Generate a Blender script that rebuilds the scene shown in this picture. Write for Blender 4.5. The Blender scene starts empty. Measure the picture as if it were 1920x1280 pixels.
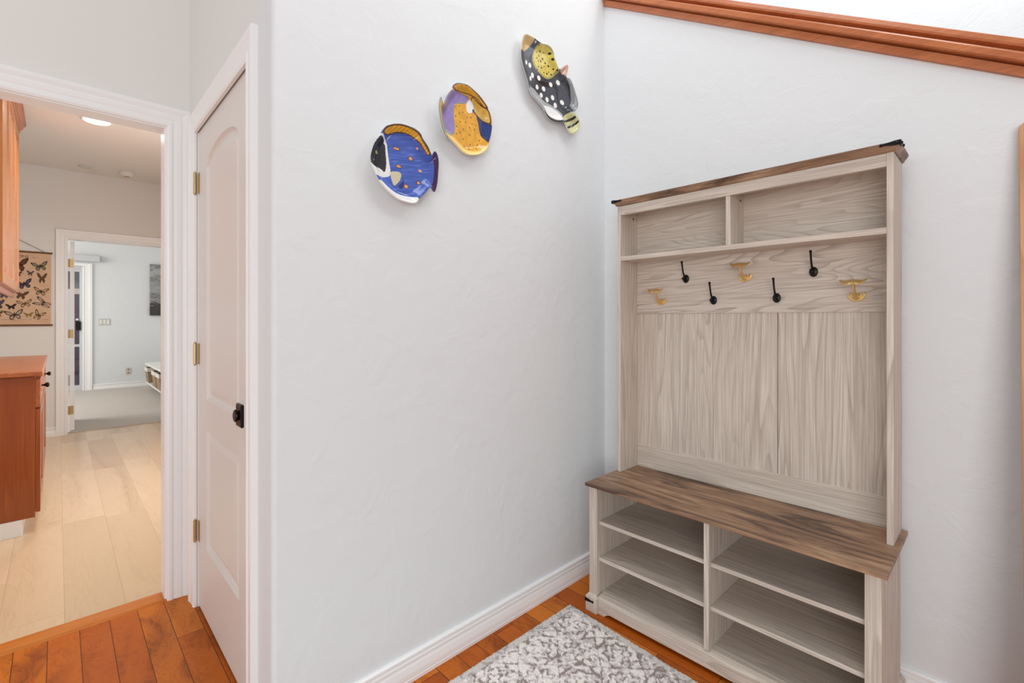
import bpy, bmesh, math, random
import numpy as np
from mathutils import Vector, Matrix
from mathutils.geometry import delaunay_2d_cdt

SC = bpy.context.scene
COL = SC.collection

# ------------------------------------------------------------------ camera
cam_d = bpy.data.cameras.new('camera')
cam_d.sensor_width = 36.0
cam_d.lens = 16.64
cam_d.shift_y = -42.4 / 1920.0
cam_d.clip_start = 0.02
cam = bpy.data.objects.new('camera', cam_d)
cam.location = (0, 0, 1.21)
cam.rotation_euler = (math.radians(90), 0, math.radians(46.18))
COL.objects.link(cam)
SC.camera = cam

# ------------------------------------------------------------------ colour management, world, lights
SC.view_settings.view_transform = 'Standard'
SC.view_settings.look = 'None'
SC.view_settings.exposure = -0.06
SC.view_settings.gamma = 1.0
SC.view_settings.use_curve_mapping = False

W = bpy.data.worlds.new('world')
SC.world = W
W.use_nodes = True
W.node_tree.nodes['Background'].inputs[0].default_value = (0.95, 0.98, 1.0, 1)
W.node_tree.nodes['Background'].inputs[1].default_value = 0.58


def area(name, loc, target, size, power, color=(1, 1, 1), size_y=None, spread=180):
    d = bpy.data.lights.new(name, 'AREA')
    d.energy = power
    d.color = color
    d.size = size
    if size_y:
        d.shape = 'RECTANGLE'
        d.size_y = size_y
    d.spread = math.radians(spread)
    o = bpy.data.objects.new(name, d)
    o.location = loc
    o.rotation_euler = (Vector(target) - Vector(loc)).to_track_quat('-Z', 'Y').to_euler()
    COL.objects.link(o)
    return o


# frontal fill added behind the camera; daylight: stairwell skylight, rear-room window
area('frontal_fill_light', (2.3, -3.3, 1.5), (-0.8, 1.7, 0.85), 3.2, 112, (0.97, 0.985, 1.0), 2.4)
area('skylight', (-0.35, 0.95, 4.2), (-0.75, 1.15, 0.0), 1.3, 30, (1.0, 1.0, 1.0))
area('stairwell_skylight', (0.2, 2.6, 4.0), (-0.3, 2.9, 1.5), 0.9, 26, (1.0, 0.99, 0.98))
area('rear_room_daylight', (-8.9, -2.3, 1.9), (-8.9, 0.6, 0.4), 2.6, 104, (1.0, 0.99, 0.97), 1.6)
# fill light added to brighten the hall, out of sight behind the closet
area('hall_fill_light', (-4.5, 1.12, 1.5), (-4.9, -0.5, 1.5), 2.4, 38, (0.97, 0.985, 1.0), 1.8)


# ------------------------------------------------------------------ helpers
def lin(c):
    return c / 12.92 if c <= 0.04045 else ((c + 0.055) / 1.055) ** 2.4


def rgb(r, g, b):
    return (lin(r / 255), lin(g / 255), lin(b / 255), 1.0)


class NT:
    """tiny node-tree builder"""
    def __init__(self, name, rough=0.5, spec=0.5, metal=0.0):
        self.m = bpy.data.materials.new(name)
        self.m.use_nodes = True
        self.t = self.m.node_tree
        self.b = self.t.nodes['Principled BSDF']
        self.b.inputs['Roughness'].default_value = rough
        self.b.inputs['Specular IOR Level'].default_value = spec
        self.b.inputs['Metallic'].default_value = metal

    def n(self, kind, **kw):
        nd = self.t.nodes.new(kind)
        for k, v in kw.items():
            setattr(nd, k, v)
        return nd

    def link(self, a, b):
        self.t.links.new(a, b)

    def val(self, sock, v):
        if hasattr(v, 'is_linked') or hasattr(v, 'links'):
            self.link(v, sock)
        else:
            sock.default_value = v

    def math(self, op, a, b=0.0, clamp=False):
        nd = self.n('ShaderNodeMath', operation=op, use_clamp=clamp)
        self.val(nd.inputs[0], a)
        self.val(nd.inputs[1], b)
        return nd.outputs[0]

    def vmath(self, op, a, b):
        nd = self.n('ShaderNodeVectorMath', operation=op)
        self.val(nd.inputs[0], a)
        self.val(nd.inputs[1], b)
        return nd.outputs[0]

    def noise(self, vec, scale, detail=2.0, rough=0.5, dist=0.0, out=0):
        nd = self.n('ShaderNodeTexNoise')
        self.link(vec, nd.inputs['Vector'])
        nd.inputs['Scale'].default_value = scale
        nd.inputs['Detail'].default_value = detail
        nd.inputs['Roughness'].default_value = rough
        nd.inputs['Distortion'].default_value = dist
        return nd.outputs[out]

    def ramp(self, fac, stops):
        nd = self.n('ShaderNodeValToRGB')
        cr = nd.color_ramp
        while len(cr.elements) < len(stops):
            cr.elements.new(0.5)
        for e, (p, c) in zip(cr.elements, stops):
            e.position = p
            e.color = c if hasattr(c, '__len__') else (c, c, c, 1)
        self.link(fac, nd.inputs[0])
        return nd.outputs[0]

    def mix(self, fac, a, b, mode='MIX'):
        nd = self.n('ShaderNodeMix', data_type='RGBA', blend_type=mode)
        self.val(nd.inputs[0], fac)
        self.val(nd.inputs[6], a)
        self.val(nd.inputs[7], b)
        return nd.outputs[2]

    def coords(self, kind='Object'):
        return self.n('ShaderNodeTexCoord').outputs[kind]

    def bump(self, h, strength, dist=0.002):
        nd = self.n('ShaderNodeBump')
        nd.inputs['Strength'].default_value = strength
        nd.inputs['Distance'].default_value = dist
        self.link(h, nd.inputs['Height'])
        self.link(nd.outputs[0], self.b.inputs['Normal'])

    def color(self, c):
        self.val(self.b.inputs['Base Color'], c)
        return self


def plain(name, c, rough=0.5, metal=0.0, spec=0.5):
    k = NT(name, rough, spec, metal)
    v = k.coords()
    n = k.noise(v, 60, 2)
    k.color(k.mix(k.math('MULTIPLY', n, 0.10), c, tuple(x * 0.8 for x in c[:3]) + (1,)))
    return k.m


def paint(name, c, rough=0.55, bump=0.25, scale=9.0):
    k = NT(name, rough, 0.35)
    v = k.coords()
    n1 = k.noise(v, scale, 4, 0.55, 0.6)
    n2 = k.noise(v, 130, 2, 0.5)
    smear = k.ramp(n1, [(0.45, 0.0), (0.62, 1.0)])
    h = k.math('ADD', k.math('MULTIPLY', smear, 0.8), k.math('MULTIPLY', n2, 0.25))
    k.color(k.mix(k.math('MULTIPLY', n1, 0.05), c, tuple(x * 0.9 for x in c[:3]) + (1,)))
    k.bump(h, bump, 0.0012)
    return k.m


def wood(name, axis, base, dark, light, rings=11.0, line=0.55, rough=0.5, across=7.0, along=0.75, fine=0.35, bump=0.12, spec=0.3):
    """stretched noise whose level sets draw cathedral grain along one axis"""
    k = NT(name, rough, spec)
    v = k.coords()
    rnd = k.n('ShaderNodeObjectInfo').outputs['Random']
    off = k.n('ShaderNodeCombineXYZ')
    for i in range(3):
        k.link(k.math('MULTIPLY', rnd, 7.3 + 5.1 * i), off.inputs[i])
    v = k.vmath('ADD', v, off.outputs[0])
    s = [across] * 3
    s['xyz'.index(axis)] = along
    v1 = k.vmath('MULTIPLY', v, tuple(s))
    s2 = [170.0] * 3
    s2['xyz'.index(axis)] = 4.0
    v2 = k.vmath('MULTIPLY', v, tuple(s2))
    n1 = k.noise(v1, 1.0, 2.5, 0.45, 0.35)
    r = k.math('FRACT', k.math('MULTIPLY', n1, rings))
    ln = k.ramp(r, [(0.0, 0.0), (0.55, 0.12), (0.86, 0.75), (0.95, 1.0), (1.0, 0.0)])
    n3 = k.noise(v1, 2.3, 2, 0.5)
    msk = k.ramp(n3, [(0.35, 0.15), (0.68, 1.0)])
    n2 = k.noise(v2, 1.0, 3, 0.6)
    c0 = k.mix(k.ramp(n3, [(0.3, 0.0), (0.7, 1.0)]), base, light)
    c1 = k.mix(k.math('MULTIPLY', k.math('MULTIPLY', ln, msk), line), c0, dark)
    st = k.ramp(n2, [(0.38, 1.0), (0.62, 0.0)])
    c2 = k.mix(k.math('MULTIPLY', st, fine), c1, dark)
    k.color(c2)
    k.bump(k.math('SUBTRACT', n2, k.math('MULTIPLY', ln, 0.4)), bump, 0.0006)
    return k.m


def planks(name, x_along, width, y0, length, stops, seam, rough, grain_dark, gap=0.010, gstr=0.5, gscale=(3.0, 26.0, 26.0), waves=8.0, spec=0.5, bump=0.3):
    k = NT(name, rough, spec)
    v = k.coords()
    sep = k.n('ShaderNodeSeparateXYZ')
    k.link(v, sep.inputs[0])
    x, y = sep.outputs[0], sep.outputs[1]
    fy = k.math('DIVIDE', k.math('SUBTRACT', y, y0), width)
    row = k.math('FLOOR', fy)
    wn = k.n('ShaderNodeTexWhiteNoise', noise_dimensions='1D')
    k.link(row, wn.inputs['W'])
    fx = k.math('ADD', k.math('DIVIDE', x, length), k.math('MULTIPLY', wn.outputs['Value'], 7.0))
    colr = k.math('FLOOR', fx)
    cmb = k.n('ShaderNodeCombineXYZ')
    k.link(row, cmb.inputs[0])
    k.link(colr, cmb.inputs[1])
    wn2 = k.n('ShaderNodeTexWhiteNoise', noise_dimensions='2D')
    k.link(cmb.outputs[0], wn2.inputs['Vector'])
    tone = k.ramp(wn2.outputs['Value'], stops)
    shift = k.vmath('MULTIPLY', wn2.outputs['Color'], (9.0, 9.0, 9.0))
    gv = k.vmath('ADD', k.vmath('MULTIPLY', v, gscale), shift)
    n1 = k.noise(gv, 1.0, 4, 0.6, 0.9)
    rg = k.math('FRACT', k.math('MULTIPLY', n1, waves))
    ln = k.ramp(rg, [(0.0, 0.0), (0.6, 0.25), (0.92, 1.0), (1.0, 0.0)])
    n4 = k.noise(gv, 0.35, 2, 0.5, 1.2)
    c = k.mix(k.math('MULTIPLY', k.math('MULTIPLY', ln, k.ramp(n4, [(0.35, 0.1), (0.7, 1.0)])), gstr), tone, grain_dark)
    c = k.mix(k.math('MULTIPLY', k.ramp(n4, [(0.52, 0.0), (0.72, 1.0)]), gstr * 0.9), c, grain_dark)
    ey = k.math('ABSOLUTE', k.math('SUBTRACT', k.math('FRACT', fy), 0.5))
    ex = k.math('ABSOLUTE', k.math('SUBTRACT', k.math('FRACT', fx), 0.5))
    sy = k.math('GREATER_THAN', ey, 0.5 - gap)
    sx = k.math('GREATER_THAN', ex, 0.5 - gap * width / length)
    sm = k.math('MAXIMUM', sy, sx)
    k.color(k.mix(k.math('MULTIPLY', sm, 0.85), c, seam))
    k.bump(k.math('SUBTRACT', k.math('MULTIPLY', n1, 0.15), sm), bump, 0.0012)
    return k.m


def vcol(name, rough=0.15, spec=0.5, coat=0.0):
    k = NT(name, rough, spec)
    at = k.n('ShaderNodeVertexColor', layer_name='Col')
    k.link(at.outputs['Color'], k.b.inputs['Base Color'])
    k.b.inputs['Coat Weight'].default_value = coat
    return k.m


M = {}
M['wall'] = paint('wall_paint', rgb(226, 229, 231), 0.6, 0.8)
M['wall_warm'] = paint('hall_wall_paint', rgb(230, 228, 224), 0.6, 0.2)
M['ceiling'] = paint('ceiling_paint', rgb(232, 228, 222), 0.7, 0.15)
M['trim'] = paint('trim_enamel', rgb(244, 244, 244), 0.28, 0.04, 3.0)
M['door'] = paint('door_enamel', rgb(226, 220, 215), 0.38, 0.05, 3.0)
M['floor'] = planks('cherry_planks', True, 0.0885, 0.061, 0.85,
                    [(0.0, rgb(178, 86, 22)), (0.3, rgb(190, 97, 25)), (0.65, rgb(201, 108, 29)), (1.0, rgb(213, 122, 38))],
                    rgb(70, 28, 10), 0.42, rgb(104, 42, 12), gap=0.014, gstr=0.56, gscale=(7.0, 15, 15), waves=7.0, spec=0.2)
M['oak_floor'] = planks('pale_oak_planks', True, 0.19, 0.02, 1.25,
                        [(0.0, rgb(206, 176, 142)), (0.4, rgb(218, 189, 154)), (1.0, rgb(226, 198, 164))],
                        rgb(178, 146, 112), 0.24, rgb(180, 148, 114), gap=0.0035, gstr=0.35, gscale=(1.5, 11, 11), waves=7.0)
LB, LD, LL = rgb(212, 199, 186), rgb(140, 123, 109), rgb(223, 212, 200)
M['oak_x'] = wood('greige_oak_long', 'x', LB, LD, LL, rings=18, line=0.48, across=6.5, along=0.45)
M['oak_z'] = wood('greige_oak_upright', 'z', LB, LD, LL, rings=18, line=0.48, across=6.5, along=0.45)
M['oak_back'] = wood('greige_oak_back', 'x', LB, LD, LL, rings=26, line=0.6, across=6.5, along=0.8, fine=0.3)
M['cherry_z'] = wood('cherry_upright', 'z', rgb(152, 76, 34), rgb(110, 46, 18), rgb(166, 88, 42), rings=8, line=0.35, rough=0.22, fine=0.25, bump=0.03, spec=0.5)
M['cherry_lit'] = wood('cherry_upright_lit', 'z', rgb(180, 112, 60), rgb(136, 74, 34), rgb(194, 128, 74), rings=8, line=0.35, rough=0.24, fine=0.25, bump=0.03, spec=0.5)  # cherry made lighter: light caught by the wall-cabinet doors is in the colour
M['cherry_x'] = wood('cherry_long', 'x', rgb(172, 96, 56), rgb(118, 54, 28), rgb(190, 112, 66), rings=9, line=0.35, rough=0.25, fine=0.25, bump=0.03, spec=0.5)
M['rail'] = wood('stair_cap_wood', 'x', rgb(188, 108, 62), rgb(126, 60, 30), rgb(202, 124, 76), rings=6, line=0.3, rough=0.3, fine=0.25, along=0.5, bump=0.04, spec=0.5)
M['frame_wood'] = wood('leaning_frame_wood', 'z', rgb(196, 140, 98), rgb(150, 96, 58), rgb(214, 166, 126), rings=6, line=0.4, rough=0.4, fine=0.3)
M['strip'] = wood('threshold_wood', 'y', rgb(204, 118, 42), rgb(160, 82, 26), rgb(212, 130, 54), rings=5, line=0.3, rough=0.35, fine=0.3)
M['rod'] = wood('poster_rod_wood', 'y', rgb(116, 76, 42), rgb(74, 44, 22), rgb(132, 90, 52), rough=0.5)


def rustic():
    k = NT('rustic_brown_laminate', 0.42, 0.35)
    v = k.coords()
    a = k.noise(k.vmath('MULTIPLY', v, (2.2, 12.0, 12.0)), 1.0, 6, 0.68, 0.8)
    b = k.noise(k.vmath('MULTIPLY', v, (5.0, 120.0, 120.0)), 1.0, 3, 0.6)
    d = k.noise(k.vmath('MULTIPLY', v, (3.0, 8.0, 8.0)), 1.0, 3, 0.6, 0.4)
    c = k.ramp(a, [(0.27, rgb(58, 47, 43)), (0.39, rgb(98, 75, 61)), (0.46, rgb(142, 110, 86)), (0.55, rgb(170, 135, 106)), (0.68, rgb(196, 162, 132))])
    c = k.mix(k.math('MULTIPLY', k.ramp(b, [(0.36, 1.0), (0.6, 0.0)]), 0.4), c, rgb(70, 50, 40))
    kn = k.n('ShaderNodeTexVoronoi')
    k.link(k.vmath('MULTIPLY', v, (2.6, 7.0, 7.0)), kn.inputs['Vector'])
    kn.inputs['Scale'].default_value = 1.0
    knm = k.ramp(kn.outputs['Distance'], [(0.0, 1.0), (0.07, 0.8), (0.15, 0.0)])
    c = k.mix(k.math('MULTIPLY', knm, k.math('MULTIPLY', d, 0.9)), c, rgb(62, 44, 38))
    k.color(c)
    k.bump(b, 0.12, 0.0006)
    return k.m


M['rustic'] = rustic()
M['black'] = plain('black_iron', rgb(24, 24, 26), 0.38, 0.6)
M['knob'] = plain('oil_rubbed_bronze', rgb(36, 26, 24), 0.28, 0.7)
M['brass'] = plain('brushed_brass', rgb(232, 196, 134), 0.4, 0.75)
M['hinge'] = plain('antique_brass', rgb(200, 174, 130), 0.34, 0.85)
M['dark'] = plain('dark_hole', rgb(22, 16, 12), 0.8)
M['white_plastic'] = plain('white_plastic', rgb(232, 230, 226), 0.4)
M['grey_plastic'] = plain('pale_grey_plastic', rgb(206, 204, 200), 0.45)
M['frame_white'] = plain('vinyl_frame', rgb(206, 208, 212), 0.4)
M['navy'] = plain('navy_boards', rgb(52, 52, 92), 0.6)
M['slate'] = plain('slate_siding', rgb(112, 122, 136), 0.7)
M['concrete'] = plain('patio_concrete', rgb(190, 186, 178), 0.9)
M['cord'] = plain('jute_cord', rgb(120, 104, 84), 0.8)


def carpet():
    k = NT('carpet_pile', 0.95, 0.1)
    v = k.coords()
    n = k.noise(v, 160, 3, 0.7)
    n2 = k.noise(v, 2.2, 3, 0.5)
    c = k.mix(n, rgb(214, 207, 199), rgb(184, 175, 166))
    k.color(k.mix(k.math('MULTIPLY', n2, 0.3), c, rgb(196, 188, 180)))
    k.bump(n, 0.8, 0.004)
    return k.m


def wicker(name, c1, c2):
    k = NT(name, 0.8, 0.2)
    v = k.coords()
    w = k.n('ShaderNodeTexWave')
    k.link(v, w.inputs['Vector'])
    w.bands_direction = 'Z'
    w.inputs['Scale'].default_value = 22
    w.inputs['Distortion'].default_value = 2.0
    n = k.noise(v, 50, 2)
    k.color(k.mix(k.math('MULTIPLY', w.outputs['Fac'], n), c1, c2))
    k.bump(w.outputs['Fac'], 0.5, 0.003)
    return k.m


def canvas():
    k = NT('monochrome_seascape_print', 0.7, 0.2)
    v = k.coords('Generated')
    sep = k.n('ShaderNodeSeparateXYZ')
    k.link(v, sep.inputs[0])
    n = k.noise(k.vmath('MULTIPLY', v, (1.0, 2.2, 9.0)), 1.6, 5, 0.62, 0.6)
    t = k.math('ADD', sep.outputs[2], k.math('MULTIPLY', k.math('SUBTRACT', n, 0.5), 0.55))
    k.color(k.ramp(t, [(0.0, rgb(72, 70, 70)), (0.2, rgb(80, 76, 78)), (0.27, rgb(160, 158, 160)), (0.36, rgb(118, 116, 120)), (0.5, rgb(168, 168, 168)), (0.7, rgb(132, 132, 132)), (0.85, rgb(180, 180, 180)), (1.0, rgb(136, 136, 136))]))
    return k.m


def glass():
    k = NT('window_glass', 0.02, 0.5)
    t = k.t
    tr = k.n('ShaderNodeBsdfTransparent')
    gl = k.n('ShaderNodeBsdfGlossy')
    gl.inputs['Roughness'].default_value = 0.02
    mx = k.n('ShaderNodeMixShader')
    mx.inputs[0].default_value = 0.06
    k.link(tr.outputs[0], mx.inputs[1])
    k.link(gl.outputs[0], mx.inputs[2])
    k.link(mx.outputs[0], t.nodes['Material Output'].inputs['Surface'])
    return k.m


def emit(name, c, s):
    k = NT(name)
    k.b.inputs['Emission Color'].default_value = c
    k.b.inputs['Emission Strength'].default_value = s
    k.color(c)
    return k.m


M['carpet'] = carpet()
M['wicker'] = wicker('woven_rattan', rgb(170, 146, 118), rgb(112, 90, 68))
M['liner'] = plain('cotton_liner', rgb(222, 216, 206), 0.9)
M['canvas'] = canvas()
M['glass'] = glass()
M['lamp'] = emit('lit_diffuser', (1.0, 0.95, 0.86, 1), 9.0)
M['glaze'] = vcol('glazed_ceramic', 0.14, 0.45, 0.0)
M['poster'] = vcol('printed_paper', 0.85, 0.1)
M['rug'] = vcol('rug_pile', 0.95, 0.05)
M['ink'] = plain('brown_ink', rgb(96, 66, 48), 0.85)


# ------------------------------------------------------------------ mesh builders
class MB:
    def __init__(self):
        self.v, self.f, self.sm = [], [], []

    def add(self, vs, fs, smooth=False):
        o = len(self.v)
        self.v += [tuple(p) for p in vs]
        self.f += [tuple(i + o for i in q) for q in fs]
        self.sm += [smooth] * len(fs)
        return self

    def box(self, x0, x1, y0, y1, z0, z1):
        vs = [(x, y, z) for x in (x0, x1) for y in (y0, y1) for z in (z0, z1)]
        return self.add(vs, [(0, 1, 3, 2), (4, 6, 7, 5), (0, 4, 5, 1), (2, 3, 7, 6), (0, 2, 6, 4), (1, 5, 7, 3)])

    def prism(self, prof, fn, a, b, smooth=False):
        """profile of (p, q) pairs swept between a and b; fn(p, q, t) -> xyz"""
        n = len(prof)
        vs = [fn(p, q, a) for p, q in prof] + [fn(p, q, b) for p, q in prof]
        fs = [(i, (i + 1) % n, n + (i + 1) % n, n + i) for i in range(n)]
        self.add(vs, fs, smooth)
        o = len(self.v) - 2 * n
        self.f += [tuple(o + i for i in reversed(range(n))), tuple(o + n + i for i in range(n))]
        self.sm += [False, False]
        return self

    def sweep(self, prof, frames, closed=True):
        """profile swept through a list of functions (mitred runs)"""
        n = len(prof)
        vs = [fr(p, q) for fr in frames for p, q in prof]
        fs = []
        for k in range(len(frames) - 1):
            for i in range(n):
                j = (i + 1) % n
                fs.append((k * n + i, k * n + j, (k + 1) * n + j, (k + 1) * n + i))
        fs.append(tuple(reversed(range(n))))
        fs.append(tuple((len(frames) - 1) * n + i for i in range(n)))
        return self.add(vs, fs)

    def lathe(self, prof, n=20, loc=(0, 0, 0), rot=None, sx=1.0):
        vs, fs = [], []
        for r, z in prof:
            for i in range(n):
                a = 2 * math.pi * i / n
                p = Vector((r * math.cos(a) * sx, r * math.sin(a), z))
                if rot:
                    p = rot @ p
                vs.append(p + Vector(loc))
        m = len(prof)
        for k in range(m - 1):
            for i in range(n):
                j = (i + 1) % n
                fs.append((k * n + i, k * n + j, (k + 1) * n + j, (k + 1) * n + i))
        fs.append(tuple(reversed(range(n))))
        fs.append(tuple((m - 1) * n + i for i in range(n)))
        return self.add(vs, fs, True)

    def tube(self, path, radii, n=10):
        pts = [Vector(p) for p in path]
        if not hasattr(radii, '__len__'):
            radii = [radii] * len(pts)
        vs, fs = [], []
        up = Vector((0.31, 0.17, 0.93))
        for k, p in enumerate(pts):
            t = (pts[min(k + 1, len(pts) - 1)] - pts[max(k - 1, 0)]).normalized()
            a = t.cross(up)
            if a.length < 1e-4:
                a = t.cross(Vector((1, 0, 0)))
            a.normalize()
            b = t.cross(a).normalized()
            for i in range(n):
                w = 2 * math.pi * i / n
                vs.append(p + (a * math.cos(w) + b * math.sin(w)) * radii[k])
        for k in range(len(pts) - 1):
            for i in range(n):
                j = (i + 1) % n
                fs.append((k * n + i, k * n + j, (k + 1) * n + j, (k + 1) * n + i))
        fs.append(tuple(reversed(range(n))))
        fs.append(tuple((len(pts) - 1) * n + i for i in range(n)))
        return self.add(vs, fs, True)

    def ball(self, c, r, n=12, m=8, s=(1, 1, 1)):
        prof = [(max(r * math.sin(math.pi * i / m), r * 0.02), -r * math.cos(math.pi * i / m)) for i in range(m + 1)]
        return self.lathe([(p, q * s[2]) for p, q in prof], n, c)

    def build(self, name, mat, parent=None, bevel=0.0, loc=None, angle=35, seg=2):
        me = bpy.data.meshes.new(name)
        me.from_pydata([tuple(p) for p in self.v], [], self.f)
        me.update()
        bm = bmesh.new()
        bm.from_mesh(me)
        bmesh.ops.recalc_face_normals(bm, faces=bm.faces)
        bm.to_mesh(me)
        bm.free()
        me.materials.append(M[mat] if isinstance(mat, str) else mat)
        if any(self.sm):
            me.polygons.foreach_set('use_smooth', [True] * len(me.polygons))
            me.set_sharp_from_angle(angle=math.radians(angle))
        ob = bpy.data.objects.new(name, me)
        COL.objects.link(ob)
        if parent:
            ob.parent = parent
        if loc:
            ob.location = loc
        if bevel:
            md = ob.modifiers.new('bevel', 'BEVEL')
            md.width = bevel
            md.segments = seg
            md.limit_method = 'ANGLE'
            md.angle_limit = math.radians(40)
        return ob


def box(name, mat, d, parent=None, bevel=0.0):
    return MB().box(*d).build(name, mat, parent, bevel)


def tag(o, label, cat, group=None):
    o['label'] = label
    o['category'] = cat
    if group:
        o['group'] = group
    return o


def thing(name, label, cat, loc=(0, 0, 0), group=None):
    o = bpy.data.objects.new(name, None)
    o.empty_display_size = 0.05
    o.location = loc
    COL.objects.link(o)
    return tag(o, label, cat, group)


def struct(o):
    o['kind'] = 'structure'
    return o


def copy_thing(o, parent=None):
    c = o.copy()
    COL.objects.link(c)
    if parent:
        c.parent = parent
        c.matrix_parent_inverse = o.matrix_parent_inverse.copy()
    for ch in list(o.children):
        copy_thing(ch, c)
    return c


def set_cols(me, cols):
    at = me.color_attributes.new('Col', 'FLOAT_COLOR', 'POINT')
    a = np.ones((len(me.vertices), 4), dtype=np.float32)
    a[:, :3] = cols
    at.data.foreach_set('color', a.ravel())


def in_poly(px, py, poly):
    r = np.zeros(px.shape, bool)
    n = len(poly)
    for i in range(n):
        x0, y0 = poly[i]
        x1, y1 = poly[(i + 1) % n]
        if y0 == y1:
            continue
        c = ((y0 > py) != (y1 > py)) & (px < (x1 - x0) * (py - y0) / (y1 - y0) + x0)
        r ^= c
    return r


def dist_poly(px, py, poly):
    d = np.full(px.shape, 1e9)
    n = len(poly)
    for i in range(n):
        ax, ay = poly[i]
        bx, by = poly[(i + 1) % n]
        dx, dy = bx - ax, by - ay
        L = dx * dx + dy * dy
        if L < 1e-12:
            continue
        t = np.clip(((px - ax) * dx + (py - ay) * dy) / L, 0, 1)
        d = np.minimum(d, np.hypot(px - ax - t * dx, py - ay - t * dy))
    return d


def vnoise(x, y, seed):
    rs = np.random.RandomState(seed)
    g = rs.rand(256, 256)
    xi, yi = np.floor(x).astype(int), np.floor(y).astype(int)
    fx, fy = x - xi, y - yi
    fx, fy = fx * fx * (3 - 2 * fx), fy * fy * (3 - 2 * fy)
    a, b = g[xi % 256, yi % 256], g[(xi + 1) % 256, yi % 256]
    c, d = g[xi % 256, (yi + 1) % 256], g[(xi + 1) % 256, (yi + 1) % 256]
    return (a * (1 - fx) + b * fx) * (1 - fy) + (c * (1 - fx) + d * fx) * fy

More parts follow.
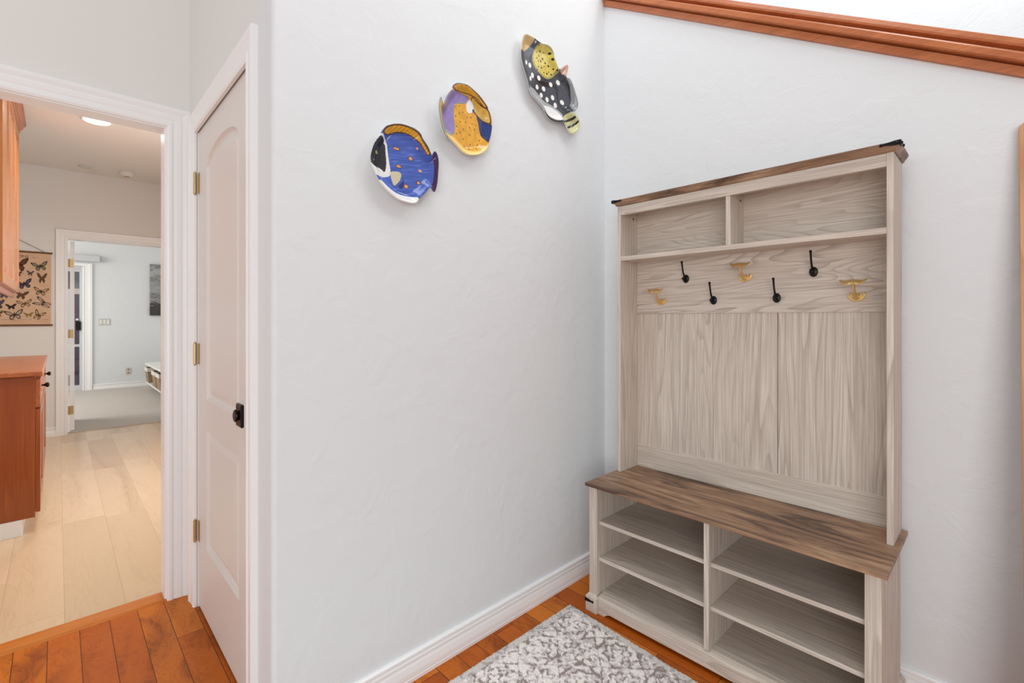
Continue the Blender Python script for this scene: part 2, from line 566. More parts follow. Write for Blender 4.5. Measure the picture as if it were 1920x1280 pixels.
# fish plate outlines and glaze regions (mm, in the plate plane)
FISH = {"blue":{"c":[0.8208,1.7161],"outline":[[-89,80],[-83,90],[-74,101],[-58,112],[-39,120],[-18,125],[5,126],[24,124],[43,118],[55,110],[60,99],[71,86],[83,74],[94,59],[101,52],[104,60],[111,68],[118,64],[124,48],[125,25],[123,-6],[121,-35],[115,-59],[109,-73],[101,-67],[97,-59],[91,-59],[80,-74],[65,-90],[52,-101],[45,-115],[37,-123],[19,-126],[-6,-125],[-31,-121],[-55,-108],[-76,-93],[-93,-78],[-103,-61],[-115,-39],[-120,-30],[-125,-15],[-124,1],[-119,21],[-111,42],[-101,58]],"polys":[["wht",[[-92,77],[-77,76],[-60,60],[-56,23],[-50,-9],[-46,-33],[-48,-45],[-58,-53],[-100,-63],[-117,-43],[-130,-18],[-127,10],[-115,43]]],["blk",[[-94,69],[-84,69],[-71,62],[-73,53],[-66,49],[-64,21],[-61,-3],[-63,-27],[-68,-38],[-76,-33],[-88,-28],[-100,-32],[-117,-31],[-127,-18],[-127,3],[-119,28],[-108,47]]],["dk2",[[-68,53],[-65,47],[-64,21],[-61,-2],[-63,-27],[-68,-39],[-76,-33],[-87,-28],[-86,-6],[-81,21],[-76,44]]],["blu",[[-101,-61],[-58,-52],[-46,-43],[-39,-75],[-35,-95],[-10,-102],[-39,-96],[-65,-85],[-85,-72],[-96,-71]]],["wht",[[-101,-71],[-84,-72],[-66,-86],[-39,-97],[-9,-102],[25,-101],[49,-101],[42,-126],[-6,-131],[-58,-114],[-96,-83]]],["brn",[[-88,80],[-82,91],[-74,102],[-58,112],[-39,120],[-18,125],[5,126],[25,125],[44,119],[56,111],[61,99],[73,87],[85,75],[96,54],[87,47],[71,64],[52,85],[28,100],[2,103],[-30,97],[-57,82],[-72,78]]],["yel",[[-79,83],[-71,96],[-55,107],[-39,114],[-17,119],[5,120],[25,117],[41,112],[51,104],[56,95],[68,81],[78,69],[90,54],[86,50],[72,66],[54,87],[30,102],[2,106],[-32,100],[-57,85],[-71,81]]],["pur",[[101,52],[104,61],[111,69],[119,64],[125,49],[127,26],[124,-6],[122,-35],[116,-60],[109,-74],[101,-68],[96,-59],[107,-39],[110,-12],[112,24],[107,43]]],["nav",[[-20,-73],[-6,-59],[0,-48],[-6,-37],[2,-47],[3,-67],[-5,-81],[-16,-78]]],["crm",[[-49,-39],[-43,-30],[-28,-27],[-12,-25],[-6,-34],[-9,-45],[-13,-55],[-23,-67],[-34,-76],[-39,-68],[-43,-56],[-46,-47]]],["hil",[[-60,64],[-56,78],[-40,88],[-50,79],[-56,67]]]],"dots":[["brn",-25,48,13.8,5.9],["pea",-25,48,10.5,3.7],["pea",52,67,3.8,3.7],["brn",28,28,9.8,8.0],["pea",28,28,6.9,5.5],["brn",-17,-8,11.7,5.9],["pea",-17,-8,8.9,3.7],["pea",65,-5,7.7,4.6],["brn",58,-47,7.9,7.1],["pea",58,-47,5.4,4.6],["brn",11,-68,9.1,7.9],["pea",11,-68,6.8,6.0],["olt",-100,16,7.0,4.7],["gry",-112,-10,4.3,2.7]],"parts":[["dorsal_fin",[[-88,80],[-82,91],[-74,102],[-58,112],[-39,120],[-18,125],[5,126],[25,125],[44,119],[56,111],[61,99],[73,87],[85,75],[96,54],[87,47],[71,64],[52,85],[28,100],[2,103],[-30,97],[-57,82],[-72,78]]],["tail_fin",[[101,52],[104,61],[111,69],[119,64],[125,49],[127,26],[124,-6],[122,-35],[116,-60],[109,-74],[101,-68],[96,-59],[107,-39],[110,-12],[112,24],[107,43]]],["pectoral_fin",[[-49,-39],[-43,-30],[-28,-27],[-12,-25],[-6,-34],[-9,-45],[-13,-55],[-23,-67],[-34,-76],[-39,-68],[-43,-56],[-46,-47]]]]},"yellow":{"c":[1.0714,1.9326],"outline":[[-64,100],[-52,112],[-30,122],[-4,126],[16,122],[29,116],[52,108],[77,93],[98,75],[115,54],[122,34],[122,2],[115,-32],[103,-61],[105,-73],[90,-92],[66,-109],[36,-121],[6,-126],[-17,-122],[-33,-112],[-58,-96],[-80,-84],[-85,-81],[-87,-89],[-93,-88],[-107,-67],[-116,-35],[-122,2],[-120,32],[-115,46],[-108,34],[-103,27],[-98,37],[-87,63],[-74,82],[-64,91]],"polys":[["lip",[[-85,-73],[-47,-65],[-10,-92],[5,-105],[40,-106],[79,-89],[104,-57],[112,-71],[90,-98],[36,-127],[-23,-128],[-83,-87]]],["gol",[[-79,-79],[-49,-69],[-10,-92],[10,-97],[46,-95],[84,-76],[101,-55],[89,-41],[79,-15],[65,40],[38,79],[-47,55],[-50,-51]]],["grn",[[-103,25],[-88,63],[-65,92],[-38,96],[-6,99],[28,94],[15,66],[-37,54],[-44,40],[-43,2],[-36,-47],[-50,-66],[-87,-79],[-96,-25]]],["lav",[[-98,27],[-86,62],[-65,88],[-38,94],[-7,97],[24,92],[11,70],[-15,66],[-37,57],[-47,42],[-47,1],[-41,-48],[-50,-59],[-73,-57],[-88,-21]]],["brn",[[-66,100],[-52,114],[-30,123],[-3,127],[17,124],[30,118],[54,110],[78,94],[100,76],[102,68],[89,70],[76,76],[55,91],[28,98],[2,102],[-24,98],[-61,92]]],["go2",[[-62,100],[-51,110],[-30,119],[-5,123],[14,120],[28,113],[49,105],[73,89],[93,74],[87,72],[77,78],[56,93],[28,101],[2,104],[-24,100],[-54,97]]],["brn",[[28,99],[62,85],[76,76],[103,69],[114,48],[120,16],[98,20],[62,36],[45,49],[36,78]]],["go3",[[31,97],[61,82],[74,73],[100,65],[111,46],[115,19],[99,25],[65,41],[49,53],[41,77]]],["bru",[[56,43],[97,24],[120,16],[126,3],[107,-63],[87,-42],[75,-16],[70,14]]],["nav",[[65,37],[97,19],[117,12],[119,1],[103,-56],[90,-38],[82,-14],[76,16]]],["gry",[[-123,2],[-121,32],[-115,48],[-108,34],[-105,25],[-100,8],[-101,-28],[-97,-58],[-86,-81],[-87,-89],[-94,-89],[-108,-67],[-117,-35]]],["tan",[[-120,3],[-119,29],[-116,41],[-111,31],[-107,24],[-105,5],[-107,-32],[-103,-60],[-90,-79],[-93,-80],[-104,-63],[-113,-34]]],["wht",[[27,88],[39,82],[46,68],[49,52],[33,38],[21,36],[14,43],[11,57],[16,76]]]],"dots":[["olv",-39,42,3.2,2.8],["olv",-18,51,3.2,2.8],["olv",-3,32,3.3,2.8],["olv",-18,25,3.2,2.8],["olv",-36,8,3.2,2.8],["olv",18,19,3.3,2.9],["olv",35,24,3.4,2.9],["olv",-15,-6,3.2,2.8],["olv",10,0,3.3,2.9],["olv",40,3,3.4,2.9],["olv",-32,-27,3.2,2.8],["olv",60,3,3.4,2.9],["olv",28,-15,3.3,2.9],["olv",0,-29,3.3,2.9],["olv",51,-16,3.4,2.9],["olv",-31,-53,3.2,2.8],["olv",-16,-45,3.2,2.8],["olv",28,-42,3.3,2.9],["olv",-2,-65,3.3,2.8],["olv",31,-77,3.4,2.9],["olv",65,-70,3.3,2.9],["olv",3,-92,3.3,2.9],["olv",80,-71,2.3,3.6],["olv",56,-88,2.7,3.7],["olv",22,-97,3.5,3.7],["olv",74,-51,2.7,3.1],["nav",46,52,5.4,6.3]],"parts":[["tail_fin",[[-123,2],[-121,32],[-115,48],[-108,34],[-105,25],[-100,8],[-101,-28],[-97,-58],[-86,-81],[-87,-89],[-94,-89],[-108,-67],[-117,-35]]],["dorsal_fin",[[-66,100],[-52,114],[-30,123],[-3,127],[17,124],[30,118],[54,110],[78,94],[100,76],[102,68],[89,70],[76,76],[55,91],[28,98],[2,102],[-24,98],[-61,92]]],["pectoral_fin",[[27,88],[39,82],[46,68],[49,52],[33,38],[21,36],[14,43],[11,57],[16,76]]]]},"trigger":{"c":[1.5418,2.2134],"outline":[[-162,162],[-139,164],[-115,165],[-91,162],[-64,160],[-36,169],[-8,169],[9,155],[15,131],[32,107],[47,89],[73,113],[104,132],[101,105],[88,74],[116,75],[135,58],[153,29],[169,-2],[176,-24],[163,-52],[144,-63],[128,-72],[160,-77],[182,-90],[188,-108],[176,-140],[147,-164],[119,-169],[101,-153],[82,-125],[55,-138],[20,-147],[-14,-145],[-39,-132],[-53,-110],[-80,-97],[-120,-80],[-139,-61],[-146,-35],[-159,-7],[-174,20],[-187,54],[-188,92],[-184,122],[-177,148]],"polys":[["tan",[[-162,167],[-136,167],[-111,165],[-111,151],[-124,126],[-144,103],[-194,79],[-192,119],[-177,154]]],["slt",[[-113,165],[-88,162],[-89,142],[-102,112],[-118,92],[-150,83],[-187,75],[-150,103],[-124,129],[-111,151]]],["olt",[[-86,154],[-59,164],[-36,171],[-6,172],[12,157],[18,132],[34,108],[48,88],[46,77],[20,51],[-15,31],[-54,37],[-94,56],[-110,87],[-97,127]]],["yfi",[[-79,151],[-46,159],[-10,159],[7,141],[24,114],[40,93],[14,58],[-15,40],[-51,46],[-86,63],[-100,95],[-91,126]]],["lgr",[[-139,-32],[-100,-34],[-70,-50],[-37,-69],[-3,-70],[43,-74],[103,-93],[79,-126],[55,-140],[-14,-147],[-53,-112],[-123,-85],[-141,-64]]],["wht",[[-57,-91],[-3,-81],[43,-84],[92,-100],[75,-122],[37,-132],[6,-127],[-17,-116],[-34,-99]]],["blk",[[-40,-132],[-22,-125],[1,-136],[34,-135],[78,-121],[73,-130],[44,-146],[-14,-149]]],["blk",[[-102,114],[-121,87],[-124,68],[-110,43],[-92,6],[-54,-3],[-3,-1],[43,18],[49,-42],[102,-78],[158,-15],[146,17],[127,47],[89,65],[121,44],[136,6],[145,-19],[101,-69],[58,-39],[58,35],[-15,18],[-70,10],[-97,30],[-113,61],[-116,82]]],["gry",[[89,70],[117,77],[137,59],[156,30],[172,-1],[179,-23],[165,-53],[144,-65],[137,-49],[146,-15],[133,29],[119,59]]],["lgr",[[105,68],[116,71],[135,52],[164,-3],[169,-21],[160,-30],[158,13],[136,53]]],["pnk",[[45,88],[73,114],[106,135],[104,106],[90,73],[75,83]]],["crg",[[98,-91],[125,-72],[129,-71],[162,-75],[185,-88],[192,-107],[178,-141],[148,-165],[117,-172],[98,-154],[82,-127]]],["blk",[[79,-124],[136,-95],[156,-78],[165,-86],[150,-100],[84,-131]]],["blk",[[98,-146],[162,-113],[179,-91],[184,-100],[164,-123],[103,-155]]]],"dots":[["blk",-80,149,3.5,1.8],["blk",-62,135,4.0,3.5],["blk",-7,143,6.5,5.2],["blk",-43,110,5.6,4.5],["blk",8,122,6.3,5.3],["blk",-54,96,5.0,4.1],["blk",-26,98,5.1,4.1],["blk",-5,93,6.0,4.9],["blk",-49,70,5.0,4.1],["blk",-81,124,3.2,3.0],["blk",-66,114,3.8,3.3],["blk",-38,138,3.8,2.4],["blk",-78,101,3.2,3.0],["blk",-70,91,3.3,3.0],["blk",-70,67,3.3,3.0],["blk",-76,52,3.8,3.3],["blk",-33,81,3.4,3.0],["blk",-15,56,5.1,4.2],["blk",13,63,5.2,4.2],["blk",37,85,4.5,3.8],["blk",20,87,3.7,3.2],["blk",-34,55,3.3,3.0],["blk",-3,67,3.4,3.0],["whb",-142,58,5.7,9.4],["whb",-121,54,8.4,10.2],["whb",-105,18,8.5,11.0],["whb",-117,1,5.8,9.5],["whb",-66,20,10.4,10.4],["whb",10,18,11.5,9.9],["whb",58,43,12.9,10.9],["whb",-77,-22,8.7,10.4],["whb",-36,-16,11.2,10.5],["whb",-51,-48,9.4,10.1],["whb",-14,-55,10.2,10.6],["whb",22,-35,11.0,10.7],["whb",86,-36,14.0,10.2],["whb",40,-63,11.2,10.8],["whb",-102,153,4.8,3.5],["blk",-102,153,2.4,1.7]],"parts":[["tail_fin",[[98,-91],[125,-72],[129,-71],[162,-75],[185,-88],[192,-107],[178,-141],[148,-165],[117,-172],[98,-154],[82,-127]]],["dorsal_spine",[[45,88],[73,114],[106,135],[104,106],[90,73],[75,83]]],["rear_fin",[[89,70],[117,77],[137,59],[156,30],[172,-1],[179,-23],[165,-53],[144,-65],[137,-49],[146,-15],[133,29],[119,59]]]]}}


def wloc(o):
    p = Vector((0, 0, 0))
    while o:
        p += o.location
        o = o.parent
    return p


_old_build = MB.build


def _build(self, name, mat, parent=None, bevel=0.0, loc=None, angle=35, seg=2):
    """world coordinates in, parent-relative mesh out"""
    if parent:
        s = wloc(parent)
        self.v = [(x - s.x, y - s.y, z - s.z) for x, y, z in self.v]
    return _old_build(self, name, mat, parent, bevel, loc, angle, seg)


MB.build = _build

# ================================================================== SETTING
XM, YR, YC, XD = -1.385, 1.970, 0.422, -2.50      # mid wall, right wall, closet wall, doorway wall
TOP = 3.4
ZH = 2.765                                          # hall ceiling

struct(box('floor', 'floor', (-2.52, 3.0, -3.0, 3.05, -0.06, 0.0)))
struct(box('floor_hall', 'oak_floor', (-6.868, -2.52, -0.75, 1.3, -0.06, 0.0)))
struct(box('floor_bedroom', 'carpet', (-10.72, -6.868, -2.5, 1.6, -0.06, 0.010)))
o = struct(MB().prism([(-2.58, 0.0), (-2.575, 0.007), (-2.50, 0.009), (-2.492, 0.0)], lambda p, q, t: (p, t, q), -1.2, 0.3355).build('trim_1', 'strip'))

# mid wall with a bullnose corner
r = 0.014
pl = [(XM, 3.05), (XM, YC + r)]
for i in range(1, 13):
    a = math.pi / 2 * i / 12
    pl.append((XM - r + r * math.cos(a), YC + r - r * math.sin(a)))
pl += [(-1.51, YC), (-1.51, 3.05)]
b = MB().prism(pl, lambda p, q, t: (p, q, t), 0.0, 4.2)
struct(b.build('wall_mid', 'wall', angle=25))

ZL = lambda x: 2.771 - 0.6185 * (x + 1.387)         # lower edge of the sloping stair cap
pr = [(XM, 0.0), (2.4, 0.0), (2.4, ZL(1.6) + 0.05), (1.6, ZL(1.6) + 0.05), (XM, ZL(XM) + 0.05)]
struct(MB().prism(pr, lambda p, q, t: (p, t, q), YR, YR + 0.12).build('wall_right', 'wall'))
struct(box('wall_stair', 'wall', (XM - 0.12, 3.0, 3.05, 3.15, 0, 4.2)))

cap = MB().prism([(1.971, -0.002), (1.957, 0.0), (1.957, 0.027), (1.967, 0.028), (1.967, 0.032), (1.941, 0.033), (1.936, 0.037), (1.936, 0.056), (1.940, 0.062), (1.970, 0.065), (1.990, 0.065), (1.990, 0.045), (1.971, 0.02)],
                 lambda p, q, t: (t, p, ZL(t) + q), XM + 0.001, 1.6)
cap = struct(cap.build('trim_2', 'rail'))
rl = MB().prism([(1.985, 0.064), (1.962, 0.076), (1.952, 0.081), (1.950, 0.088), (1.953, 0.104), (1.96, 0.108), (2.10, 0.108), (2.11, 0.100), (2.11, 0.070), (2.095, 0.064)],
                lambda p, q, t: (t, p, ZL(t) + q), XM + 0.001, 1.6)
rl.build('upper_rail', 'rail', cap)

# closet wall and doorway wall
cw = MB().box(-2.59, -2.36, YC, YC + 0.11, 0, TOP).box(-1.585, -1.5101, YC, YC + 0.11, 0, TOP).box(-2.36, -1.585, YC, YC + 0.11, 2.008, TOP)
struct(cw.build('wall_closet', 'wall_warm'))
DY0, DY1, DZ = -0.56, 0.336, 2.035
dw = MB().box(-2.59, XD, DY1, YC + 0.02, 0, TOP).box(-2.59, XD, DY0, DY1, DZ, TOP).box(-2.59, XD, -3.0, DY0, 0, TOP).box(-2.60, -2.59, YC - 0.05, 1.2, 0, ZH)
struct(dw.build('wall_doorway', 'wall_warm'))

CAS = [(-0.004, 0.0), (-0.004, 0.010), (0.004, 0.014), (0.014, 0.014), (0.018, 0.011), (0.024, 0.0112), (0.030, 0.013), (0.046, 0.0145), (0.051, 0.0130), (0.055, 0.0142), (0.066, 0.018), (0.076, 0.019), (0.080, 0.017), (0.080, 0.0)]


def casing_x(name, X, s, y0, y1, z0, zt, mat='trim', wid=1.0):
    P = [(p * wid, q) for p, q in CAS]
    fr = [lambda p, q: (X + s * q, y1 + p, z0), lambda p, q: (X + s * q, y1 + p, zt + p), lambda p, q: (X + s * q, y0 - p, zt + p), lambda p, q: (X + s * q, y0 - p, z0)]
    return struct(MB().sweep(P, fr).build(name, mat))


def casing_y(name, Y, x0, x1, zt, mat='trim', wid=1.0):
    P = [(p * wid, q) for p, q in CAS]
    fr = [lambda p, q: (x1 + p, Y - q, 0), lambda p, q: (x1 + p, Y - q, zt + p), lambda p, q: (x0 - p, Y - q, zt + p), lambda p, q: (x0 - p, Y - q, 0)]
    return struct(MB().sweep(P, fr).build(name, mat))


casing_x('trim_3', XD, 1, DY0 - 0.006, DY1 + 0.006, 0.0, DZ + 0.004)
struct(MB().box(-2.362, -2.3515, YC + 0.002, YC + 0.10, 0.0, 2.008).box(-2.3515, -2.30, 0.428 + 0.038, YC + 0.10, 0.0, 2.008).box(-1.598, -1.584, YC + 0.002, YC + 0.10, 0.0, 2.008).box(-2.362, -1.584, YC + 0.002, YC + 0.10, 2.005, 2.012).build('trim_9', 'trim'))
casing_y('trim_4', YC, -2.3575, -1.589, 1.995, wid=0.93)
# jamb lining of the hall doorway
jb = MB().box(-2.592, -2.499, DY1 - 0.006, DY1 + 0.004, 0.0, DZ - 0.0061).box(-2.592, -2.499, DY0 - 0.004, DY1 + 0.004, DZ - 0.006, DZ + 0.004).box(-2.592, -2.499, DY0 - 0.004, DY0 + 0.006, 0.0, DZ - 0.0061)
struct(jb.build('trim_5', 'trim'))

BB = [(0, 0), (0.0170, 0), (0.0172, 0.012), (0.0150, 0.0135), (0.0150, 0.016), (0.0168, 0.0175), (0.0160, 0.030), (0.0125, 0.050), (0.0085, 0.0605), (0.0080, 0.0635), (0.0125, 0.0655), (0.0128, 0.0695), (0.0060, 0.0730), (0.0058, 0.0770), (0.0110, 0.0800), (0.0130, 0.0840), (0.0122, 0.0885), (0.0080, 0.0918), (0, 0.0925)]


def base_x(name, X, s, y0, y1, k=1.0):
    return struct(MB().prism([(p, q * k) for p, q in BB], lambda p, q, t: (X + s * p, t, q), y0, y1).build(name, 'trim'))


def base_y(name, Y, s, x0, x1, k=1.0):
    return struct(MB().prism([(p, q * k) for p, q in BB], lambda p, q, t: (t, Y + s * p, q), x0, x1).build(name, 'trim'))


base_x('baseboard_mid', XM, 1, YC + 0.014, YR)
base_y('baseboard_right', YR, -1, XM, 2.3)
base_y('baseboard_closet', YC, -1, -1.513, XM - 0.014)

# ------------------------------------------------------------------ hall beyond the doorway
XF = -6.80
FY0, FY1, FZ = 0.074, 0.885, 2.055
struct(MB().box(-6.8, -2.592, -0.70, -0.60, 0, ZH).build('wall_hall_left', 'wall_warm'))
struct(MB().box(-6.8, -2.60, 1.20, 1.30, 0, ZH).build('wall_hall_right', 'wall_warm'))
fw = MB().box(XF - 0.11, XF, -2.6, FY0, 0, ZH).box(XF - 0.11, XF, FY1, 1.7, 0, ZH).box(XF - 0.11, XF, FY0, FY1, FZ, ZH)
struct(fw.build('wall_hall_far', 'wall_warm'))
struct(box('ceiling', 'ceiling', (-10.8, -2.592, -2.6, 1.7, ZH, ZH + 0.1)))
casing_x('trim_6', XF, 1, FY0 - 0.006, FY1 + 0.006, 0.0, FZ + 0.004, wid=1.05)
jb = MB().box(XF - 0.112, XF + 0.001, FY0 - 0.004, FY0 + 0.003, 0.01, FZ - 0.0081).box(XF - 0.112, XF + 0.001, FY1 - 0.008, FY1 + 0.004, 0.01, FZ - 0.0081).box(XF - 0.112, XF + 0.001, FY0 - 0.004, FY1 + 0.004, FZ - 0.008, FZ + 0.003)
struct(jb.build('trim_7', 'trim'))
base_x('baseboard_hall_far', XF, 1, -0.60, -0.012, 1.0)

# rear room
struct(MB().box(-10.8, -10.7, 0.30, 1.7, 0, ZH).box(-10.8, -10.7, -1.6, 0.30, 2.09, ZH).box(-10.8, -10.7, -2.6, -1.6, 0, ZH).build('wall_far', 'wall'))
struct(MB().box(-10.8, -6.91, 1.6, 1.7, 0, ZH).build('wall_bedroom_right', 'wall'))
struct(MB().box(-10.8, -6.91, -2.6, -2.5, 0, ZH).build('wall_bedroom_left', 'wall'))
base_x('baseboard_far', -10.7, 1, 0.425, 1.6, 1.08)
P = [(0, 0), (0, 0.016), (0.012, 0.020), (0.016, 0.013), (0.075, 0.016), (0.08, 0.024), (0.118, 0.024), (0.118, 0)]
fr = [lambda p, q: (-10.7 + q, 0.303 + p, 0.01), lambda p, q: (-10.7 + q, 0.303 + p, 2.09 + p * 0.45), lambda p, q: (-10.7 + q, -1.6 - p, 2.09 + p * 0.45), lambda p, q: (-10.7 + q, -1.6 - p, 0.01)]
struct(MB().sweep(P, fr).build('trim_8', 'trim'))

# glazed patio door
w1 = MB().box(-10.79, -10.71, 0.283, 0.302, 0.02, 2.088).box(-10.79, -10.71, -1.6, -1.56, 0.02, 2.088).box(-10.79, -10.71, -1.56, 0.283, 2.05, 2.088).box(-10.79, -10.70, -1.6, 0.302, 0.01, 0.045)
w1 = struct(w1.build('window_1', 'frame_white', bevel=0.003))
st = MB().box(-10.775, -10.735, 0.262, 0.283, 0.045, 2.05).box(-10.775, -10.735, -0.70, -0.64, 0.045, 2.05).box(-10.775, -10.735, -0.64, 0.262, 0.745, 0.785).box(-10.775, -10.735, -0.64, 0.262, 2.0, 2.05).box(-10.775, -10.735, -0.64, 0.262, 0.045, 0.10)
st = st.build('sash', 'frame_white', w1)
MB().box(-10.757, -10.753, -1.56, 0.262, 0.10, 2.0).build('pane', 'glass', st)
MB().box(-10.735, -10.690, 0.215, 0.274, 1.02, 1.17).build('handle', 'black', st, bevel=0.006)
MB().box(-10.735, -10.712, 0.215, 0.25, 1.185, 1.215).build('latch', 'white_plastic', st, bevel=0.003)
# outside: patio slab, navy fence with white cap, slate siding of the next house
struct(box('ground', 'concrete', (-14.2, -10.8, -4, 4, -0.1, -0.02)))
o = tag(box('fence', 'navy', (-11.75, -11.68, 0.165, 2.6, -0.02, 1.66)), 'navy blue board fence seen through the glass patio door', 'fence')
MB().box(-11.78, -11.65, 0.165, 2.6, 1.66, 1.76).build('fence_cap', 'white_plastic', o)
o = tag(box('neighbour_house', 'slate', (-14.2, -13.6, -4, 4, 1.86, 3.6)), 'grey blue upper storey of a house beyond the navy fence', 'house')
MB().box(-14.0, -13.9, 2.5, 2.62, -0.02, 1.86).build('porch_post', 'white_plastic', o)
MB().box(-14.0, -13.9, -2.6, -2.48, -0.02, 1.86).build('porch_post', 'white_plastic', o)


# ================================================================== DOORS
def offset_loop(lp, d):
    n = len(lp)
    out = []
    for i in range(n):
        a, b, c = Vector(lp[i - 1]), Vector(lp[i]), Vector(lp[(i + 1) % n])
        e1, e2 = (b - a).normalized(), (c - b).normalized()
        n1, n2 = Vector((-e1.y, e1.x)), Vector((-e2.y, e2.x))
        m = (n1 + n2).normalized()
        k = d / max(0.3, m.dot(n1))
        out.append(tuple(b + m * k))
    return out


def panel_door(name, fn, outer, panels, thick, mat, parent=None):
    """fn(a, b, depth) -> xyz ; depth 0 at the show face, positive into the door. loops are CCW"""
    bm = bmesh.new()
    edges = []

    def ring(lp, dp):
        return [bm.verts.new(fn(a, b, dp)) for a, b in lp]

    def closed(vs):
        return [bm.edges.new((vs[i], vs[(i + 1) % len(vs)])) for i in range(len(vs))]
    vo = ring(outer, 0)
    edges += closed(vo)
    inner = []
    for lp in panels:
        vi = ring(lp, 0)
        edges += closed(vi)
        inner.append((lp, vi))
    bmesh.ops.triangle_fill(bm, use_beauty=True, edges=edges)
    for lp, vi in inner:
        prev = vi
        for d, dp in [(0.003, 0.004), (0.007, 0.010), (0.013, 0.0135), (0.021, 0.0135), (0.028, 0.010), (0.044, 0.0045)]:
            cur = ring(offset_loop(lp, d), dp)
            for i in range(len(cur)):
                j = (i + 1) % len(cur)
                bm.faces.new((prev[i], prev[j], cur[j], cur[i]))
            prev = cur
        bm.faces.new(prev)
    vb = ring(outer, thick)
    for i in range(len(vb)):
        j = (i + 1) % len(vb)
        bm.faces.new((vo[i], vb[i], vb[j], vo[j]))
    bm.faces.new(list(reversed(vb)))
    bmesh.ops.recalc_face_normals(bm, faces=bm.faces)
    if parent:
        s = wloc(parent)
        bmesh.ops.translate(bm, verts=bm.verts, vec=-s)
    me = bpy.data.meshes.new(name)
    bm.to_mesh(me)
    bm.free()
    me.materials.append(M[mat])
    ob = bpy.data.objects.new(name, me)
    COL.objects.link(ob)
    if parent:
        ob.parent = parent
    return ob


def arch_panel(x0, x1, z0, zs, rise, n=18):
    lp = [(x0, z0), (x1, z0), (x1, zs)]
    for i in range(1, n):
        t = math.pi * i / n
        x = (x0 + x1) / 2 + (x1 - x0) / 2 * math.cos(t)
        lp.append((x, zs + rise * math.sin(t) ** 0.9))
    lp.append((x0, zs))
    return lp


YD = 0.428
pan = [arch_panel(-2.208, -1.737, 0.888, 1.800, 0.082), [(-2.208, 0.288), (-1.737, 0.288), (-1.737, 0.764), (-2.208, 0.764)]]
d1 = panel_door('door_1', lambda a, b, d: (a, YD + d, b), [(-2.3505, 0.010), (-1.600, 0.010), (-1.600, 2.003), (-2.3505, 2.003)], pan, 0.035, 'door')
struct(d1)
for zc in (1.778, 1.064, 0.322):
    h = MB()
    h.tube([(-2.353, 0.415, zc - 0.043), (-2.353, 0.415, zc + 0.043)], 0.0062, 12)
    h.ball((-2.353, 0.415, zc + 0.0455), 0.0045)
    h.ball((-2.353, 0.415, zc - 0.0455), 0.0045)
    for k in (-0.026, -0.009, 0.009, 0.026):
        h.tube([(-2.353, 0.415, zc + k - 0.0008), (-2.353, 0.415, zc + k + 0.0008)], 0.0066, 12)
    h.box(-2.352, -2.326, 0.4255, 0.4285, zc - 0.043, zc + 0.043)
    h.build('hinge', 'hinge', d1)
# square rosette and round knob
bp_ = MB().box(-1.709, -1.628, 0.4200, YD, 0.868, 0.942).build('backing_plate', 'trim', d1, bevel=0.003)
ro = MB().box(-1.706, -1.646, 0.4100, 0.4216, 0.868, 0.942).build('rosette', 'knob', d1, bevel=0.008, seg=3)
RX = Matrix.Rotation(math.radians(90), 3, 'X')
MB().lathe([(0.013, -0.004), (0.013, 0.002), (0.0165, 0.0035), (0.0195, 0.006), (0.0200, 0.0085), (0.018, 0.0115), (0.012, 0.0135), (0.004, 0.014)], 24, (-1.676, 0.411, 0.905), RX).build('knob', 'knob', d1)

# rear-room door, swung open
d2 = thing('door_2', '', '')
del d2['label'], d2['category']
d2.location = (-6.905, 0.09, 0)
struct(d2)


def dfn(a, b, d):
    return (-6.918 - a, 0.0945 + a * 0.016 + d, b)


panel_door('door_leaf', lambda a, b, d: dfn(a, b, d), [(0.0, 0.018), (0.745, 0.018), (0.745, 2.04), (0.0, 2.04)],
           [arch_panel(0.13, 0.615, 0.90, 1.80, 0.08), [(0.13, 0.27), (0.615, 0.27), (0.615, 0.77), (0.13, 0.77)]], 0.035, 'trim', d2)
for zc in (1.805, 1.05, 0.235):
    h = MB().tube([(-6.908, 0.086, zc - 0.045), (-6.908, 0.086, zc + 0.045)], 0.0075, 10)
    h.box(-6.918, -6.9155, 0.088, 0.122, zc - 0.045, zc + 0.045)
    h.build('hinge', 'hinge', d2)

# ================================================================== HALL FIXTURES AND FURNITURE
def ceiling_disc(name, x, y, prof, mat, label, cat, inner=None, group=None):
    o = MB().lathe([(r_, ZH - h_) for r_, h_ in prof], 32, (x, y, 0)).build(name, mat)
    tag(o, label, cat, group)
    return o


o = ceiling_disc('ceiling_light', -4.90, 0.22, [(0.098, 0.0), (0.098, 0.010), (0.090, 0.016), (0.080, 0.016)], 'white_plastic', 'round lit ceiling light flush with the hall ceiling', 'light')
MB().lathe([(0.080, ZH - 0.0145), (0.080, ZH - 0.018), (0.05, ZH - 0.021), (0.01, ZH - 0.022)], 32, (-4.90, 0.22, 0)).build('diffuser', 'lamp', o)
ld = bpy.data.lights.new('hall_lamp_and_fill', 'AREA')
ld.shape = 'DISK'
ld.size = 0.17
ld.energy = 12
ld.spread = math.radians(150)
ld.color = (1.0, 0.965, 0.92)
lo = bpy.data.objects.new('hall_lamp_and_fill', ld)
lo.location = (-4.90, 0.22, ZH - 0.03)
COL.objects.link(lo)
lo2 = bpy.data.objects.new('hall_lamp_and_fill', ld)  # added fill without a fixture, brightens the hall near the doorway
lo2.location = (-3.20, 0.45, ZH - 0.03)
COL.objects.link(lo2)
ceiling_disc('speaker_grille', -6.50, 0.20, [(0.052, 0.0), (0.052, 0.010), (0.046, 0.016), (0.01, 0.017)], 'grey_plastic', 'small flat white disc on the hall ceiling, left of the domed detector', 'detector')
